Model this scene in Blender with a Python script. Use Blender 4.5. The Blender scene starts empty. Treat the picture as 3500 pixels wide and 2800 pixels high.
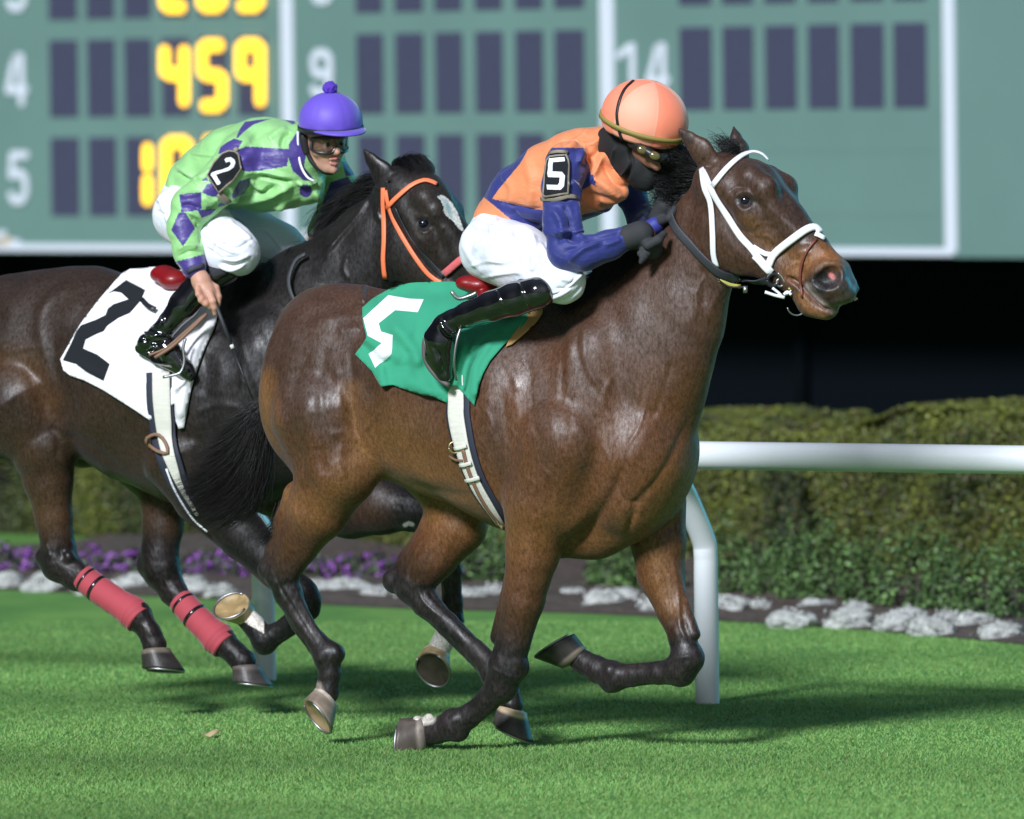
import bpy, bmesh, math, random
import numpy as np
from mathutils import Vector, Matrix
from mathutils.bvhtree import BVHTree
from mathutils.geometry import delaunay_2d_cdt
random.seed(7); RNG = np.random.default_rng(7)
SC = bpy.context.scene; COL = SC.collection
V3 = lambda *a: np.array(a, dtype=float)
def nrm(v): v = np.asarray(v, float); return v/(np.linalg.norm(v)+1e-12)

# ------------------------------------------------------------------ camera
FPX = 30260.0                       # focal length in photo pixels (about 311 mm)
CAM = V3(0, -34.0, 2.46)
_p = math.atan(1070/FPX); _r = 0.0130
_f = V3(0, math.cos(_p), -math.sin(_p)); _u = V3(0, math.sin(_p), math.cos(_p)); _x = V3(1, 0, 0)
RIGHT = _x*math.cos(_r) - _u*math.sin(_r); UP = _u*math.cos(_r) + _x*math.sin(_r); FWD = _f
cam = bpy.data.cameras.new('camera'); camo = bpy.data.objects.new('camera', cam); COL.objects.link(camo)
camo.matrix_world = Matrix([[RIGHT[i], UP[i], -FWD[i], CAM[i]] for i in range(3)]+[[0, 0, 0, 1]])
cam.sensor_width = 36; cam.lens = 36*FPX/3500; cam.clip_start = 1; cam.clip_end = 2000
cam.dof.use_dof = True; cam.dof.focus_distance = 33.3; cam.dof.aperture_fstop = 3.3
SC.camera = camo

# ------------------------------------------------------------------ light
W = bpy.data.worlds.new('World'); SC.world = W; W.use_nodes = True
def build_world():
    nt = W.node_tree; nt.nodes.clear(); N = nt.nodes.new; L = nt.links.new
    out = N('ShaderNodeOutputWorld'); bg = N('ShaderNodeBackground'); L(bg.outputs[0], out.inputs[0])
    tc = N('ShaderNodeTexCoord'); acc = None
    def lobe(direction, power, col, st):
        nonlocal acc
        d = N('ShaderNodeVectorMath'); d.operation = 'DOT_PRODUCT'; L(tc.outputs['Generated'], d.inputs[0]); d.inputs[1].default_value = tuple(nrm(direction))
        m = N('ShaderNodeMath'); m.operation = 'MAXIMUM'; L(d.outputs['Value'], m.inputs[0]); m.inputs[1].default_value = 0
        p = N('ShaderNodeMath'); p.operation = 'POWER'; L(m.outputs[0], p.inputs[0]); p.inputs[1].default_value = power
        s = N('ShaderNodeVectorMath'); s.operation = 'SCALE'; s.inputs[0].default_value = tuple(c*st for c in col); L(p.outputs[0], s.inputs['Scale'])
        if acc is None: acc = s.outputs[0]
        else:
            a = N('ShaderNodeVectorMath'); a.operation = 'ADD'; L(acc, a.inputs[0]); L(s.outputs[0], a.inputs[1]); acc = a.outputs[0]
    for l in WORLD_LOBES: lobe(*l)
    a = N('ShaderNodeVectorMath'); a.operation = 'ADD'; L(acc, a.inputs[0]); a.inputs[1].default_value = WORLD_BASE
    L(a.outputs[0], bg.inputs['Color']); bg.inputs['Strength'].default_value = 1.0
# night sky under stadium floodlights: banks of lamps glow from the grandstand side and from the far side
WORLD_BASE = (0.016, 0.021, 0.036)
WORLD_LOBES = [((-.25, -1, .35), 7, (0.80, 0.88, 1.0), 0.42),
               ((.75, -1, .5), 9, (0.80, 0.88, 1.0), 0.5),
               ((.8, .7, .28), 26, (0.10, 0.70, 1.0), 4.0),
               ((-.1, .1, 1), 4, (0.6, 0.75, 1.0), 0.22)]
build_world()
sun = bpy.data.lights.new('floodlight_sun', 'SUN'); sun.energy = 5.0; sun.angle = math.radians(11); sun.color = (0.885, 0.93, 1.0)
suno = bpy.data.objects.new('floodlight_sun', sun); COL.objects.link(suno)
SUN_FROM = nrm((-0.50, -1.0, 0.70))
suno.rotation_euler = Vector(tuple(SUN_FROM)).to_track_quat('Z', 'Y').to_euler()
SC.view_settings.view_transform = 'Standard'; SC.view_settings.look = 'None'
SC.view_settings.exposure = 0.0; SC.view_settings.gamma = 1

# ------------------------------------------------------------------ pixel <-> world authoring helpers
def ray(px, py): return FWD*FPX + RIGHT*(px-1750) - UP*(py-1400)
def P(px, py, Y): d = ray(px, py); return CAM + d*((Y-CAM[1])/d[1])
def G(px, py, z=0.0): d = ray(px, py); return CAM + d*((z-CAM[2])/d[2])
def pix(v):
    q = np.asarray(v, float) - CAM; z = q@FWD
    return np.stack([1750+FPX*(q@RIGHT)/z, 1400-FPX*(q@UP)/z], -1)
class Frame:
    """vertical plane of a thing (w = metres from it towards the camera side), turned by theta degrees"""
    def __init__(s, px0, py0, Y0, theta, org=None):
        t = math.radians(theta); s.O = P(px0, py0, Y0) if org is None else np.asarray(org)
        s.f = V3(math.cos(t), -math.sin(t), 0); s.l = V3(-math.sin(t), -math.cos(t), 0)
    def __call__(s, px, py, w=0.0):
        d = ray(px, py); k = (w - (CAM-s.O)@s.l)/(d@s.l); return CAM + d*k
    def mir(s, p): p = np.asarray(p, float); return p - np.multiply.outer(2*((p-s.O)@s.l), s.l)
def mpp(p): return float((np.asarray(p)-CAM)@FWD)/FPX
def Z(ox, oy, k, pts): return [(ox+x*k, oy+y*k) for x, y in pts]

# ------------------------------------------------------------------ objects
def tag(o, label=None, cat=None, group=None, kind=None):
    if label: o['label'] = label
    if cat: o['category'] = cat
    if group: o['group'] = group
    if kind: o['kind'] = kind
    return o
def empty(name, loc=(0, 0, 0)):
    o = bpy.data.objects.new(name, None); COL.objects.link(o); o.location = tuple(loc); o.empty_display_size = .1; return o
def mesh(name, v, f, mat, parent=None, smooth=True, col=None, matidx=None, colface=False):
    me = bpy.data.meshes.new(name); v = np.asarray(v, np.float32)
    if isinstance(f, np.ndarray):
        n = f.shape[1]; me.vertices.add(len(v)); me.vertices.foreach_set('co', v.ravel())
        me.loops.add(f.size); me.loops.foreach_set('vertex_index', f.astype(np.int32).ravel())
        me.polygons.add(len(f)); me.polygons.foreach_set('loop_start', np.arange(0, f.size, n, dtype=np.int32))
        me.update(calc_edges=True)
    else: me.from_pydata([tuple(map(float, p)) for p in v], [], [tuple(map(int, q)) for q in f]); me.update()
    me.validate()
    for m in (mat if isinstance(mat, (list, tuple)) else [mat]): me.materials.append(m)
    if matidx is not None: me.polygons.foreach_set('material_index', np.asarray(matidx, np.int32))
    if smooth: me.polygons.foreach_set('use_smooth', np.ones(len(me.polygons), bool))
    if col is not None:
        a = me.color_attributes.new('Col', 'FLOAT_COLOR', 'POINT'); c = np.ones((len(v), 4), np.float32); c[:, :3] = col; a.data.foreach_set('color', c.ravel())
    o = bpy.data.objects.new(name, me); COL.objects.link(o)
    if parent is not None:
        o.parent = parent
        if parent.type == 'EMPTY': o.location = -parent.location
    return o
def join(*ms):
    V = []; Fc = []; n = 0
    for v, f in ms:
        V += [tuple(p) for p in v]; Fc += [tuple(i+n for i in q) for q in f]; n += len(v)
    return V, Fc
def box(c, ax, half):
    c = np.asarray(c); a = [nrm(x)*h for x, h in zip(ax, half)]
    v = [c+i*a[0]+j*a[1]+k*a[2] for i in (-1, 1) for j in (-1, 1) for k in (-1, 1)]
    f = [(0, 1, 3, 2), (4, 6, 7, 5), (0, 4, 5, 1), (2, 3, 7, 6), (0, 2, 6, 4), (1, 5, 7, 3)]
    return v, f
def catmull(pts, n):
    p = np.asarray(pts, float)
    if len(p) < 3: return np.array([p[0]+(p[-1]-p[0])*t for t in np.linspace(0, 1, n)])
    q = np.vstack([2*p[0]-p[1], p, 2*p[-1]-p[-2]]); m = len(p)-1; out = []
    for t in np.linspace(0, m-1e-6, n):
        i = int(t); u = t-i; a, b, c, d = q[i], q[i+1], q[i+2], q[i+3]
        out.append(.5*((2*b)+(-a+c)*u+(2*a-5*b+4*c-d)*u*u+(-a+3*b-3*c+d)*u**3))
    return np.array(out)
def tube(pts, rad, n=8, cap=True):
    """tube along points; rad scalar/list"""
    p = np.asarray(pts, float); m = len(p); r = np.broadcast_to(np.asarray(rad, float), (m,))
    t = np.gradient(p, axis=0); t /= np.linalg.norm(t, axis=1)[:, None]+1e-12
    a = np.cross(t[0], V3(0, 0, 1)); a = nrm(a if np.linalg.norm(a) > .1 else np.cross(t[0], V3(1, 0, 0)))
    V = []; 
    for i in range(m):
        a = nrm(a - t[i]*(a@t[i])); b = np.cross(t[i], a)
        for k in range(n):
            an = 2*math.pi*k/n; V.append(p[i]+r[i]*(a*math.cos(an)+b*math.sin(an)))
    Fc = [(i*n+k, i*n+(k+1) % n, (i+1)*n+(k+1) % n, (i+1)*n+k) for i in range(m-1) for k in range(n)]
    if cap: Fc += [tuple(range(n-1, -1, -1)), tuple(range((m-1)*n, m*n))]
    return V, Fc

# ------------------------------------------------------------------ implicit surface sculpting
class Field:
    def __init__(s, lo, hi, h, margin=.12):
        s.h = h; s.lo = np.asarray(lo, float); s.n = np.ceil((np.asarray(hi)-s.lo)/h).astype(int)+1
        s.v = np.full(s.n, 9.0, np.float32); s.m = margin
    def _sub(s, lo, hi):
        a = np.clip(np.floor((lo-s.lo)/s.h).astype(int), 0, s.n-1); b = np.clip(np.ceil((hi-s.lo)/s.h).astype(int)+1, 0, s.n)
        if (b <= a).any(): return None, None
        g = [(s.lo[i]+s.h*np.arange(a[i], b[i])).astype(np.float32) for i in range(3)]
        return tuple(slice(a[i], b[i]) for i in range(3)), (g[0][:, None, None], g[1][None, :, None], g[2][None, None, :])
    def _mix(s, sl, d, k, op):
        b = s.v[sl]
        if op == 'add':
            hh = np.clip(.5+.5*(b-d)/k, 0, 1); s.v[sl] = b*(1-hh)+d*hh-k*hh*(1-hh)
        else:
            d = -d; hh = np.clip(.5-.5*(b-d)/k, 0, 1); s.v[sl] = b*(1-hh)+d*hh+k*hh*(1-hh)
    def cap(s, a, b, r1, r2, k=.03, sq=None, op='add'):
        """round cone a-b; sq=(axis, factor) squashes across axis"""
        a = np.asarray(a, float); b = np.asarray(b, float); R = max(r1, r2)+max(s.m if op == 'add' else k*2, k)+2*s.h
        sl, g = s._sub(np.minimum(a, b)-R, np.maximum(a, b)+R)
        if sl is None: return
        x, y, z = g[0]-a[0], g[1]-a[1], g[2]-a[2]; e = b-a
        if sq:
            l = nrm(sq[0]); f = 1/sq[1]-1; w = (x*l[0]+y*l[1]+z*l[2])*f; x, y, z = x+w*l[0], y+w*l[1], z+w*l[2]; e = e+l*((e@l)*f)
        ee = float(e@e)
        if ee < 1e-10: t = 0; rr = r1
        else: t = np.clip((x*e[0]+y*e[1]+z*e[2])/ee, 0, 1); rr = r1+(r2-r1)*t
        d = np.sqrt((x-e[0]*t)**2+(y-e[1]*t)**2+(z-e[2]*t)**2)-rr
        s._mix(sl, d.astype(np.float32), k, op)
    def ell(s, c, ax, rad, k=.03, op='add'):
        c = np.asarray(c, float); A = [nrm(v) for v in ax]; R = max(rad)+(s.m if op == 'add' else k*2)+2*s.h
        sl, g = s._sub(c-R, c+R)
        if sl is None: return
        x, y, z = g[0]-c[0], g[1]-c[1], g[2]-c[2]; k0 = 0; k1 = 0
        for v, r in zip(A, rad):
            q = x*v[0]+y*v[1]+z*v[2]; k0 = k0+(q/r)**2; k1 = k1+(q/r/r)**2
        k0 = np.sqrt(k0); k1 = np.sqrt(k1)+1e-6
        s._mix(sl, (k0*(k0-1)/k1).astype(np.float32), k, op)
    def chain(s, fr, pts, k=.03, sq=None, mirror=False, rs=1.0):
        """pts: (px,py,w,r_px[,k])"""
        q = [fr(p[0], p[1], p[2]) for p in pts]; r = [p[3]*mpp(c)*rs for p, c in zip(pts, q)]
        for i in range(len(q)-1):
            s.cap(q[i], q[i+1], r[i], r[i+1], k, sq)
            if mirror: s.cap(fr.mir(q[i]), fr.mir(q[i+1]), r[i], r[i+1], k, sq)
        return q, r
    def mesh(s, smooth=2):
        v = s.v; ins = v < 0; c = np.zeros(np.array(s.n)-1, np.int8)
        nx, ny, nz = s.n
        for i in (0, 1):
            for j in (0, 1):
                for k in (0, 1): c += ins[i:nx-1+i, j:ny-1+j, k:nz-1+k]
        idx = np.argwhere((c > 0) & (c < 8)); del c
        N = len(idx); acc = np.zeros((N, 3)); cnt = np.zeros(N)
        cor = [(i, j, k) for i in (0, 1) for j in (0, 1) for k in (0, 1)]
        val = {q: v[idx[:, 0]+q[0], idx[:, 1]+q[1], idx[:, 2]+q[2]].astype(float) for q in cor}
        for q in cor:
            for a in range(3):
                if q[a] == 0:
                    q2 = tuple(q[t]+(t == a) for t in range(3)); A, B = val[q], val[q2]; m = (A < 0) != (B < 0)
                    t = np.where(m, A/np.where(m, A-B, 1), 0)
                    for ax in range(3): acc[:, ax] += np.where(m, q[ax]+(t if ax == a else 0), 0)
                    cnt += m
        ver = s.lo+s.h*(idx+acc/cnt[:, None])
        vid = np.full(np.array(s.n)-1, -1, np.int32); vid[idx[:, 0], idx[:, 1], idx[:, 2]] = np.arange(N)
        F = []
        for a in range(3):
            b, c2 = (a+1) % 3, (a+2) % 3
            lo = [slice(0, s.n[t]-1) for t in range(3)]; hi = list(lo); lo2 = [0]*3
            A = [slice(1, s.n[t]-1) for t in range(3)]; A[a] = slice(0, s.n[a]-1); B = list(A); B[a] = slice(1, s.n[a])
            x = ins[tuple(A)]; y = ins[tuple(B)]
            e = np.argwhere(x != y)
            sgn = x[e[:, 0], e[:, 1], e[:, 2]]
            base = e.copy(); base[:, b] += 1; base[:, c2] += 1
            def gv(db, dc):
                q = base.copy(); q[:, b] -= db; q[:, c2] -= dc; return vid[q[:, 0], q[:, 1], q[:, 2]]
            quad = np.stack([gv(1, 1), gv(0, 1), gv(0, 0), gv(1, 0)], 1)
            quad[~sgn] = quad[~sgn][:, ::-1]; F.append(quad)
        F = np.vstack(F); F = F[(F >= 0).all(1)]
        for _ in range(smooth): ver = lap(ver, F, .5)
        return ver, F
def lap(v, F, lam):
    s = np.zeros_like(v); c = np.zeros(len(v))
    for i in range(4):
        a, b = F[:, i], F[:, (i+1) % 4]
        for ax in range(3):
            s[:, ax] += np.bincount(a, v[b, ax], len(v))+np.bincount(b, v[a, ax], len(v))
        c += np.bincount(a, minlength=len(v))+np.bincount(b, minlength=len(v))
    return v+lam*(s/np.maximum(c, 1)[:, None]-v)
def vnorm(v, F):
    a = v[F[:, 2]]-v[F[:, 0]]; b = v[F[:, 3]]-v[F[:, 1]]; n = np.cross(a, b); o = np.zeros_like(v)
    for i in range(4):
        for ax in range(3): o[:, ax] += np.bincount(F[:, i], n[:, ax], len(v))
    return o/(np.linalg.norm(o, axis=1)[:, None]+1e-12)
def segdist(q, pl):
    """distance of 2-D points to a polyline, and parameter 0..1"""
    pl = np.asarray(pl, float); best = np.full(len(q), 1e9); par = np.zeros(len(q)); n = len(pl)-1
    for i in range(n):
        a, e = pl[i], pl[i+1]-pl[i]; t = np.clip(((q-a)@e)/(e@e+1e-9), 0, 1); d = np.linalg.norm(q-a-t[:, None]*e, axis=1)
        m = d < best; best[m] = d[m]; par[m] = (i+t[m])/n
    return best, par
def strokes(v, F, items, wfun=None):
    """muscle lines, veins, folds: (polyline px, width px, height m) pushed along normals of the side facing the photographer"""
    nr = vnorm(v, F); q = pix(v); vd = (CAM-v); vd /= np.linalg.norm(vd, axis=1)[:, None]
    face = np.clip((nr*vd).sum(1)*2.5, 0, 1); disp = np.zeros(len(v))
    for pl, wd, ht in items:
        pl = catmull(pl, max(4, len(pl)*4)); lo = pl.min(0)-wd*3; hi = pl.max(0)+wd*3
        m = np.where(((q > lo) & (q < hi)).all(1) & (face > 0))[0]
        if wfun is not None: m = m[wfun(v[m])]
        if not len(m): continue
        d, t = segdist(q[m], pl); disp[m] += ht*np.exp(-(d/wd)**2)*np.minimum(1, np.minimum(t, 1-t)*6+.15)*face[m]
    return v+nr*disp[:, None]
def inpoly(q, poly):
    p = np.asarray(poly, float); x, y = q[:, 0], q[:, 1]; c = np.zeros(len(q), bool); j = len(p)-1
    for i in range(len(p)):
        m = ((p[i, 1] > y) != (p[j, 1] > y)) & (x < (p[j, 0]-p[i, 0])*(y-p[i, 1])/(p[j, 1]-p[i, 1]+1e-12)+p[i, 0]); c ^= m; j = i
    return c
def seg3(v, pts):
    best = np.full(len(v), 1e9); par = np.zeros(len(v)); pts = np.asarray(pts, float); n = len(pts)-1
    for i in range(n):
        a, e = pts[i], pts[i+1]-pts[i]; t = np.clip(((v-a)@e)/(e@e), 0, 1); d = np.linalg.norm(v-a-t[:, None]*e, axis=1)
        m = d < best; best[m] = d[m]; par[m] = i+t[m]
    return best, par
def fbm(v, sc, seed=0, oct=3):
    """cheap smooth 3-D noise from sums of sines"""
    r = np.random.default_rng(seed); o = np.zeros(len(v)); a = 1.
    for k in range(oct):
        for j in range(4):
            d = r.normal(size=3)*sc*(2**k); o += a*np.sin(v@d+r.uniform(0, 6.28))/4*1.6
        a *= .5
    return o
def bvh(v, F): return BVHTree.FromPolygons([tuple(p) for p in v.tolist()], F.tolist())
class Multi:
    def __init__(s, *t): s.t = t
    def ray_cast(s, o, d):
        b = (None, None, None, 1e9)
        for t in s.t:
            r = t.ray_cast(o, d)
            if r[0] is not None and r[3] < b[3]: b = r
        return b if b[0] is not None else (None, None, None, None)
def hit(tree, px, py):
    d = nrm(ray(px, py)); r = tree.ray_cast(Vector(tuple(CAM)), Vector(tuple(d)))
    if r[0] is None: return None, None
    return np.array(r[0]), np.array(r[1])
def ribbon(tree, pts, width, off=.004, thick=.004, n=None, step=14, plane=None, flat=False, smooth=3):
    """strap lying on a surface: pts in photo px, width in px"""
    L = sum(math.dist(pts[i][:2], pts[i+1][:2]) for i in range(len(pts)-1)); n = n or max(5, int(L/step))
    c = catmull([p[:2] for p in pts], n); w = np.interp(np.linspace(0, 1, n), np.linspace(0, 1, len(pts)), [p[2] if len(p) > 2 else width for p in pts])
    pos = []; nor = []
    for x, y in c:
        p, q = hit(tree, x, y); pos.append(p); nor.append(q)
    ok = [i for i in range(n) if pos[i] is not None]
    if not ok: raise RuntimeError('ribbon missed %s' % (pts,))
    for i in range(n):
        if pos[i] is None:
            j = min(ok, key=lambda k: abs(k-i)); dist = (pos[j]-CAM)@FWD; d = ray(*c[i]); pos[i] = CAM+d/FPX*dist; nor[i] = nor[j]
    pos = np.array(pos); nor = np.array(nor)
    for _ in range(smooth):
        nor[1:-1] = (nor[:-2]+2*nor[1:-1]+nor[2:])/4
        dd = (pos-CAM)@FWD; ds = dd.copy(); ds[1:-1] = (dd[:-2]+2*dd[1:-1]+dd[2:])/4; ds = np.minimum(ds, dd) if not flat else ds
        pos = CAM+(pos-CAM)*(ds/dd)[:, None]
    nor /= np.linalg.norm(nor, axis=1)[:, None]; t = np.gradient(pos, axis=0); t /= np.linalg.norm(t, axis=1)[:, None]+1e-9
    V = []; prof = [(-1, 0), (-.92, .8), (-.6, 1), (0, 1.05), (.6, 1), (.92, .8), (1, 0), (0, -.3)]; m = len(prof)
    for i in range(n):
        s = nrm(np.cross(nor[i], t[i])); hw = w[i]*mpp(pos[i])/2
        for a, b in prof: V.append(pos[i]+nor[i]*(off+b*thick)+s*a*hw)
    Fc = [(i*m+k, i*m+(k+1) % m, (i+1)*m+(k+1) % m, (i+1)*m+k) for i in range(n-1) for k in range(m)]
    Fc += [tuple(range(m-1, -1, -1)), tuple(range((n-1)*m, n*m))]
    return V, Fc
def sheet(tree, outline, regions=(), step=9, off=.006, disp=None, maxd=None, smooth=4, zfun=None):
    """cloth laid over a surface: outline and region polygons in photo px -> verts, faces, region index per face"""
    def res(poly, s):
        o = []
        for i in range(len(poly)):
            a, b = np.array(poly[i], float), np.array(poly[(i+1) % len(poly)], float); k = max(1, int(math.dist(a, b)/s))
            o += [tuple(a+(b-a)*t/k) for t in range(k)]
        return o
    pts = []; edges = []
    for poly in [outline]+list(regions):
        r = res(poly, step); n0 = len(pts); pts += r; edges += [(n0+i, n0+(i+1) % len(r)) for i in range(len(r))]
    o = np.array(outline, float); lo, hi = o.min(0), o.max(0)
    gx, gy = np.meshgrid(np.arange(lo[0], hi[0], step), np.arange(lo[1], hi[1], step)); g = np.stack([gx.ravel(), gy.ravel()], 1)
    g = g[inpoly(g, outline)]; bd = np.array(pts)
    g = g[[np.min(np.sum((bd-p)**2, 1)) > (step*.5)**2 for p in g]]; pts += [tuple(p) for p in g]
    v2, _, fc, *_r = delaunay_2d_cdt([Vector(p) for p in pts], edges, [], 0, 1e-4)
    v2 = np.array([tuple(p) for p in v2]); cen = np.array([v2[list(f)].mean(0) for f in fc])
    keep = inpoly(cen, outline); fc = [tuple(f) for f, k in zip(fc, keep) if k]; cen = cen[keep]
    reg = np.zeros(len(fc), int)
    for i, r in enumerate(regions): reg[inpoly(cen, r)] = i+1
    dep = np.full(len(v2), np.nan)
    for i, (x, y) in enumerate(v2):
        p, _n = hit(tree, x, y)
        if p is not None: dep[i] = (p-CAM)@FWD
    if maxd is not None: dep[dep > maxd] = np.nan
    hitm = ~np.isnan(dep); ok = np.where(hitm)[0]
    for i in np.where(np.isnan(dep))[0]:
        dd = ((v2[ok]-v2[i])**2).sum(1); j = ok[np.argsort(dd)[:6]]; dep[i] = dep[j].mean()
    if smooth:
        A = [set() for _ in v2]
        for f in fc:
            for i in range(len(f)): A[f[i]].add(f[(i+1) % len(f)]); A[f[(i+1) % len(f)]].add(f[i])
        A = [list(a) for a in A]; orig = dep.copy()
        for _ in range(smooth):
            dep = np.array([np.mean(dep[a]) if a else dep[i] for i, a in enumerate(A)]); dep = np.minimum(dep, orig+.002)
    dep = dep-off
    if zfun is not None: dep = dep-zfun(v2)
    if smooth: dep = np.minimum(dep, np.where(hitm, orig-.006, 99))
    V = np.array([CAM+ray(x, y)/FPX*d for (x, y), d in zip(v2, dep)])
    Fc = []
    for f in fc:
        a, b, c = V[f[0]], V[f[1]], V[f[2]]
        Fc.append(f if np.cross(b-a, c-a)@(CAM-a) > 0 else f[::-1])
    return V, Fc, reg
def solid(o, t, off=0.):
    m = o.modifiers.new('thickness', 'SOLIDIFY'); m.thickness = t; m.offset = off; return o

# ------------------------------------------------------------------ materials
def mat(name, col=(.5, .5, .5), rough=.5, spec=.5, metal=0, coat=0, sheen=0, emis=None, est=0, bump=0, bscale=40, bstretch=(1, 1, 1), vcol=False, var=0, vscale=8, coatr=.1, noisedetail=4, sss=0, aniso=0, alpha=1, trans=0):
    m = bpy.data.materials.new(name); m.use_nodes = True; nt = m.node_tree; b = nt.nodes['Principled BSDF']; N = nt.nodes.new; L = nt.links.new
    b.inputs['Roughness'].default_value = rough; b.inputs['Specular IOR Level'].default_value = spec; b.inputs['Metallic'].default_value = metal
    b.inputs['Coat Weight'].default_value = coat; b.inputs['Coat Roughness'].default_value = coatr; b.inputs['Sheen Weight'].default_value = sheen
    b.inputs['Sheen Roughness'].default_value = .4; b.inputs['Transmission Weight'].default_value = trans; b.inputs['Alpha'].default_value = alpha
    if sss: b.inputs['Subsurface Weight'].default_value = sss; b.inputs['Subsurface Radius'].default_value = (.01, .004, .002)
    tc = N('ShaderNodeTexCoord'); mp = N('ShaderNodeMapping'); L(tc.outputs['Object'], mp.inputs[0]); mp.inputs['Scale'].default_value = bstretch
    src = None
    if vcol: a = N('ShaderNodeVertexColor'); a.layer_name = 'Col'; src = a.outputs[0]
    if var:
        n = N('ShaderNodeTexNoise'); n.inputs['Scale'].default_value = vscale; n.inputs['Detail'].default_value = 5; L(mp.outputs[0], n.inputs[0])
        r = N('ShaderNodeMapRange'); L(n.outputs[0], r.inputs[0]); r.inputs['From Min'].default_value = .25; r.inputs['From Max'].default_value = .75; r.inputs['To Min'].default_value = 1-var; r.inputs['To Max'].default_value = 1+var
        s = N('ShaderNodeVectorMath'); s.operation = 'SCALE'; L(r.outputs[0], s.inputs['Scale'])
        if src: L(src, s.inputs[0])
        else: s.inputs[0].default_value = col[:3]
        src = s.outputs[0]
    if src: L(src, b.inputs['Base Color'])
    else: b.inputs['Base Color'].default_value = (*col[:3], 1)
    if emis: b.inputs['Emission Color'].default_value = (*emis, 1); b.inputs['Emission Strength'].default_value = est
    if bump:
        n = N('ShaderNodeTexNoise'); n.inputs['Scale'].default_value = bscale; n.inputs['Detail'].default_value = noisedetail; L(mp.outputs[0], n.inputs[0])
        u = N('ShaderNodeBump'); u.inputs['Strength'].default_value = 1; u.inputs['Distance'].default_value = bump; L(n.outputs[0], u.inputs['Height']); L(u.outputs[0], b.inputs['Normal'])
        if coat: L(u.outputs[0], b.inputs['Coat Normal'])
    return m
# ================================================================== the setting
def quadgrid(P4, nx, ny):
    a, b, c, d = [np.asarray(p) for p in P4]; V = []
    for j in range(ny+1):
        for i in range(nx+1):
            u, w = i/nx, j/ny; V.append((a*(1-u)+b*u)*(1-w)+(d*(1-u)+c*u)*w)
    F = [(j*(nx+1)+i, j*(nx+1)+i+1, (j+1)*(nx+1)+i+1, (j+1)*(nx+1)+i) for j in range(ny) for i in range(nx)]
    return V, F
def turf_mat(name, c1, c2, c3):
    m = mat(name, rough=.75, spec=.25, bump=.004, bscale=70, bstretch=(1, .6, 1)); nt = m.node_tree; b = nt.nodes['Principled BSDF']; N = nt.nodes.new; L = nt.links.new
    tc = N('ShaderNodeTexCoord'); mp = N('ShaderNodeMapping'); L(tc.outputs['Object'], mp.inputs[0]); mp.inputs['Scale'].default_value = (1, .45, 1); mp.inputs['Rotation'].default_value = (0, 0, math.radians(34))
    n = N('ShaderNodeTexNoise'); n.inputs['Scale'].default_value = 2.2; n.inputs['Detail'].default_value = 8; n.inputs['Roughness'].default_value = .65; L(mp.outputs[0], n.inputs[0])
    r = N('ShaderNodeValToRGB'); L(n.outputs[0], r.inputs[0]); e = r.color_ramp.elements; e[0].position = .32; e[0].color = (*c1, 1); e[1].position = .68; e[1].color = (*c3, 1); k = r.color_ramp.elements.new(.5); k.color = (*c2, 1)
    L(r.outputs[0], b.inputs['Base Color']); return m
M_TURF = turf_mat('turf', (.08, .20, .045), (.11, .25, .055), (.16, .31, .07))
v, f = quadgrid([(-400, -40, 0), (400, -40, 0), (400, 900, 0), (-400, 900, 0)], 8, 8)
tag(mesh('ground', v, f, M_TURF, smooth=False), kind='structure')

# --- soil bed behind the rail
FR = Frame(2415, 2400, 0, 34, org=G(2415, 2400))       # vertical plane of the rail posts
edge = [(-900, 1965), (-200, 2005), (300, 2030), (800, 2052), (1400, 2082), (2000, 2098), (2500, 2125), (2900, 2150), (3300, 2185), (3700, 2225), (4300, 2290)]
ed = np.array([G(*p) for p in catmull(edge, 60)]); back = V3(math.sin(math.radians(38)), math.cos(math.radians(38)), 0)
V = []; K = 46
for i, p in enumerate(ed):
    for j in range(K+1):
        q = p+back*(j*.5); V.append(q+V3(0, 0, .004+.05*min(1, j*.6)+.02*math.sin(i*1.9+j*2.3)*(j > 0)))
F = [(i*(K+1)+j, (i+1)*(K+1)+j, (i+1)*(K+1)+j+1, i*(K+1)+j+1) for i in range(len(ed)-1) for j in range(K)]
tag(mesh('soil_bed', V, F, mat('soil', (.075, .055, .045), rough=.95, bump=.03, bscale=30, var=.5, vscale=12)), kind='structure')

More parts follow.
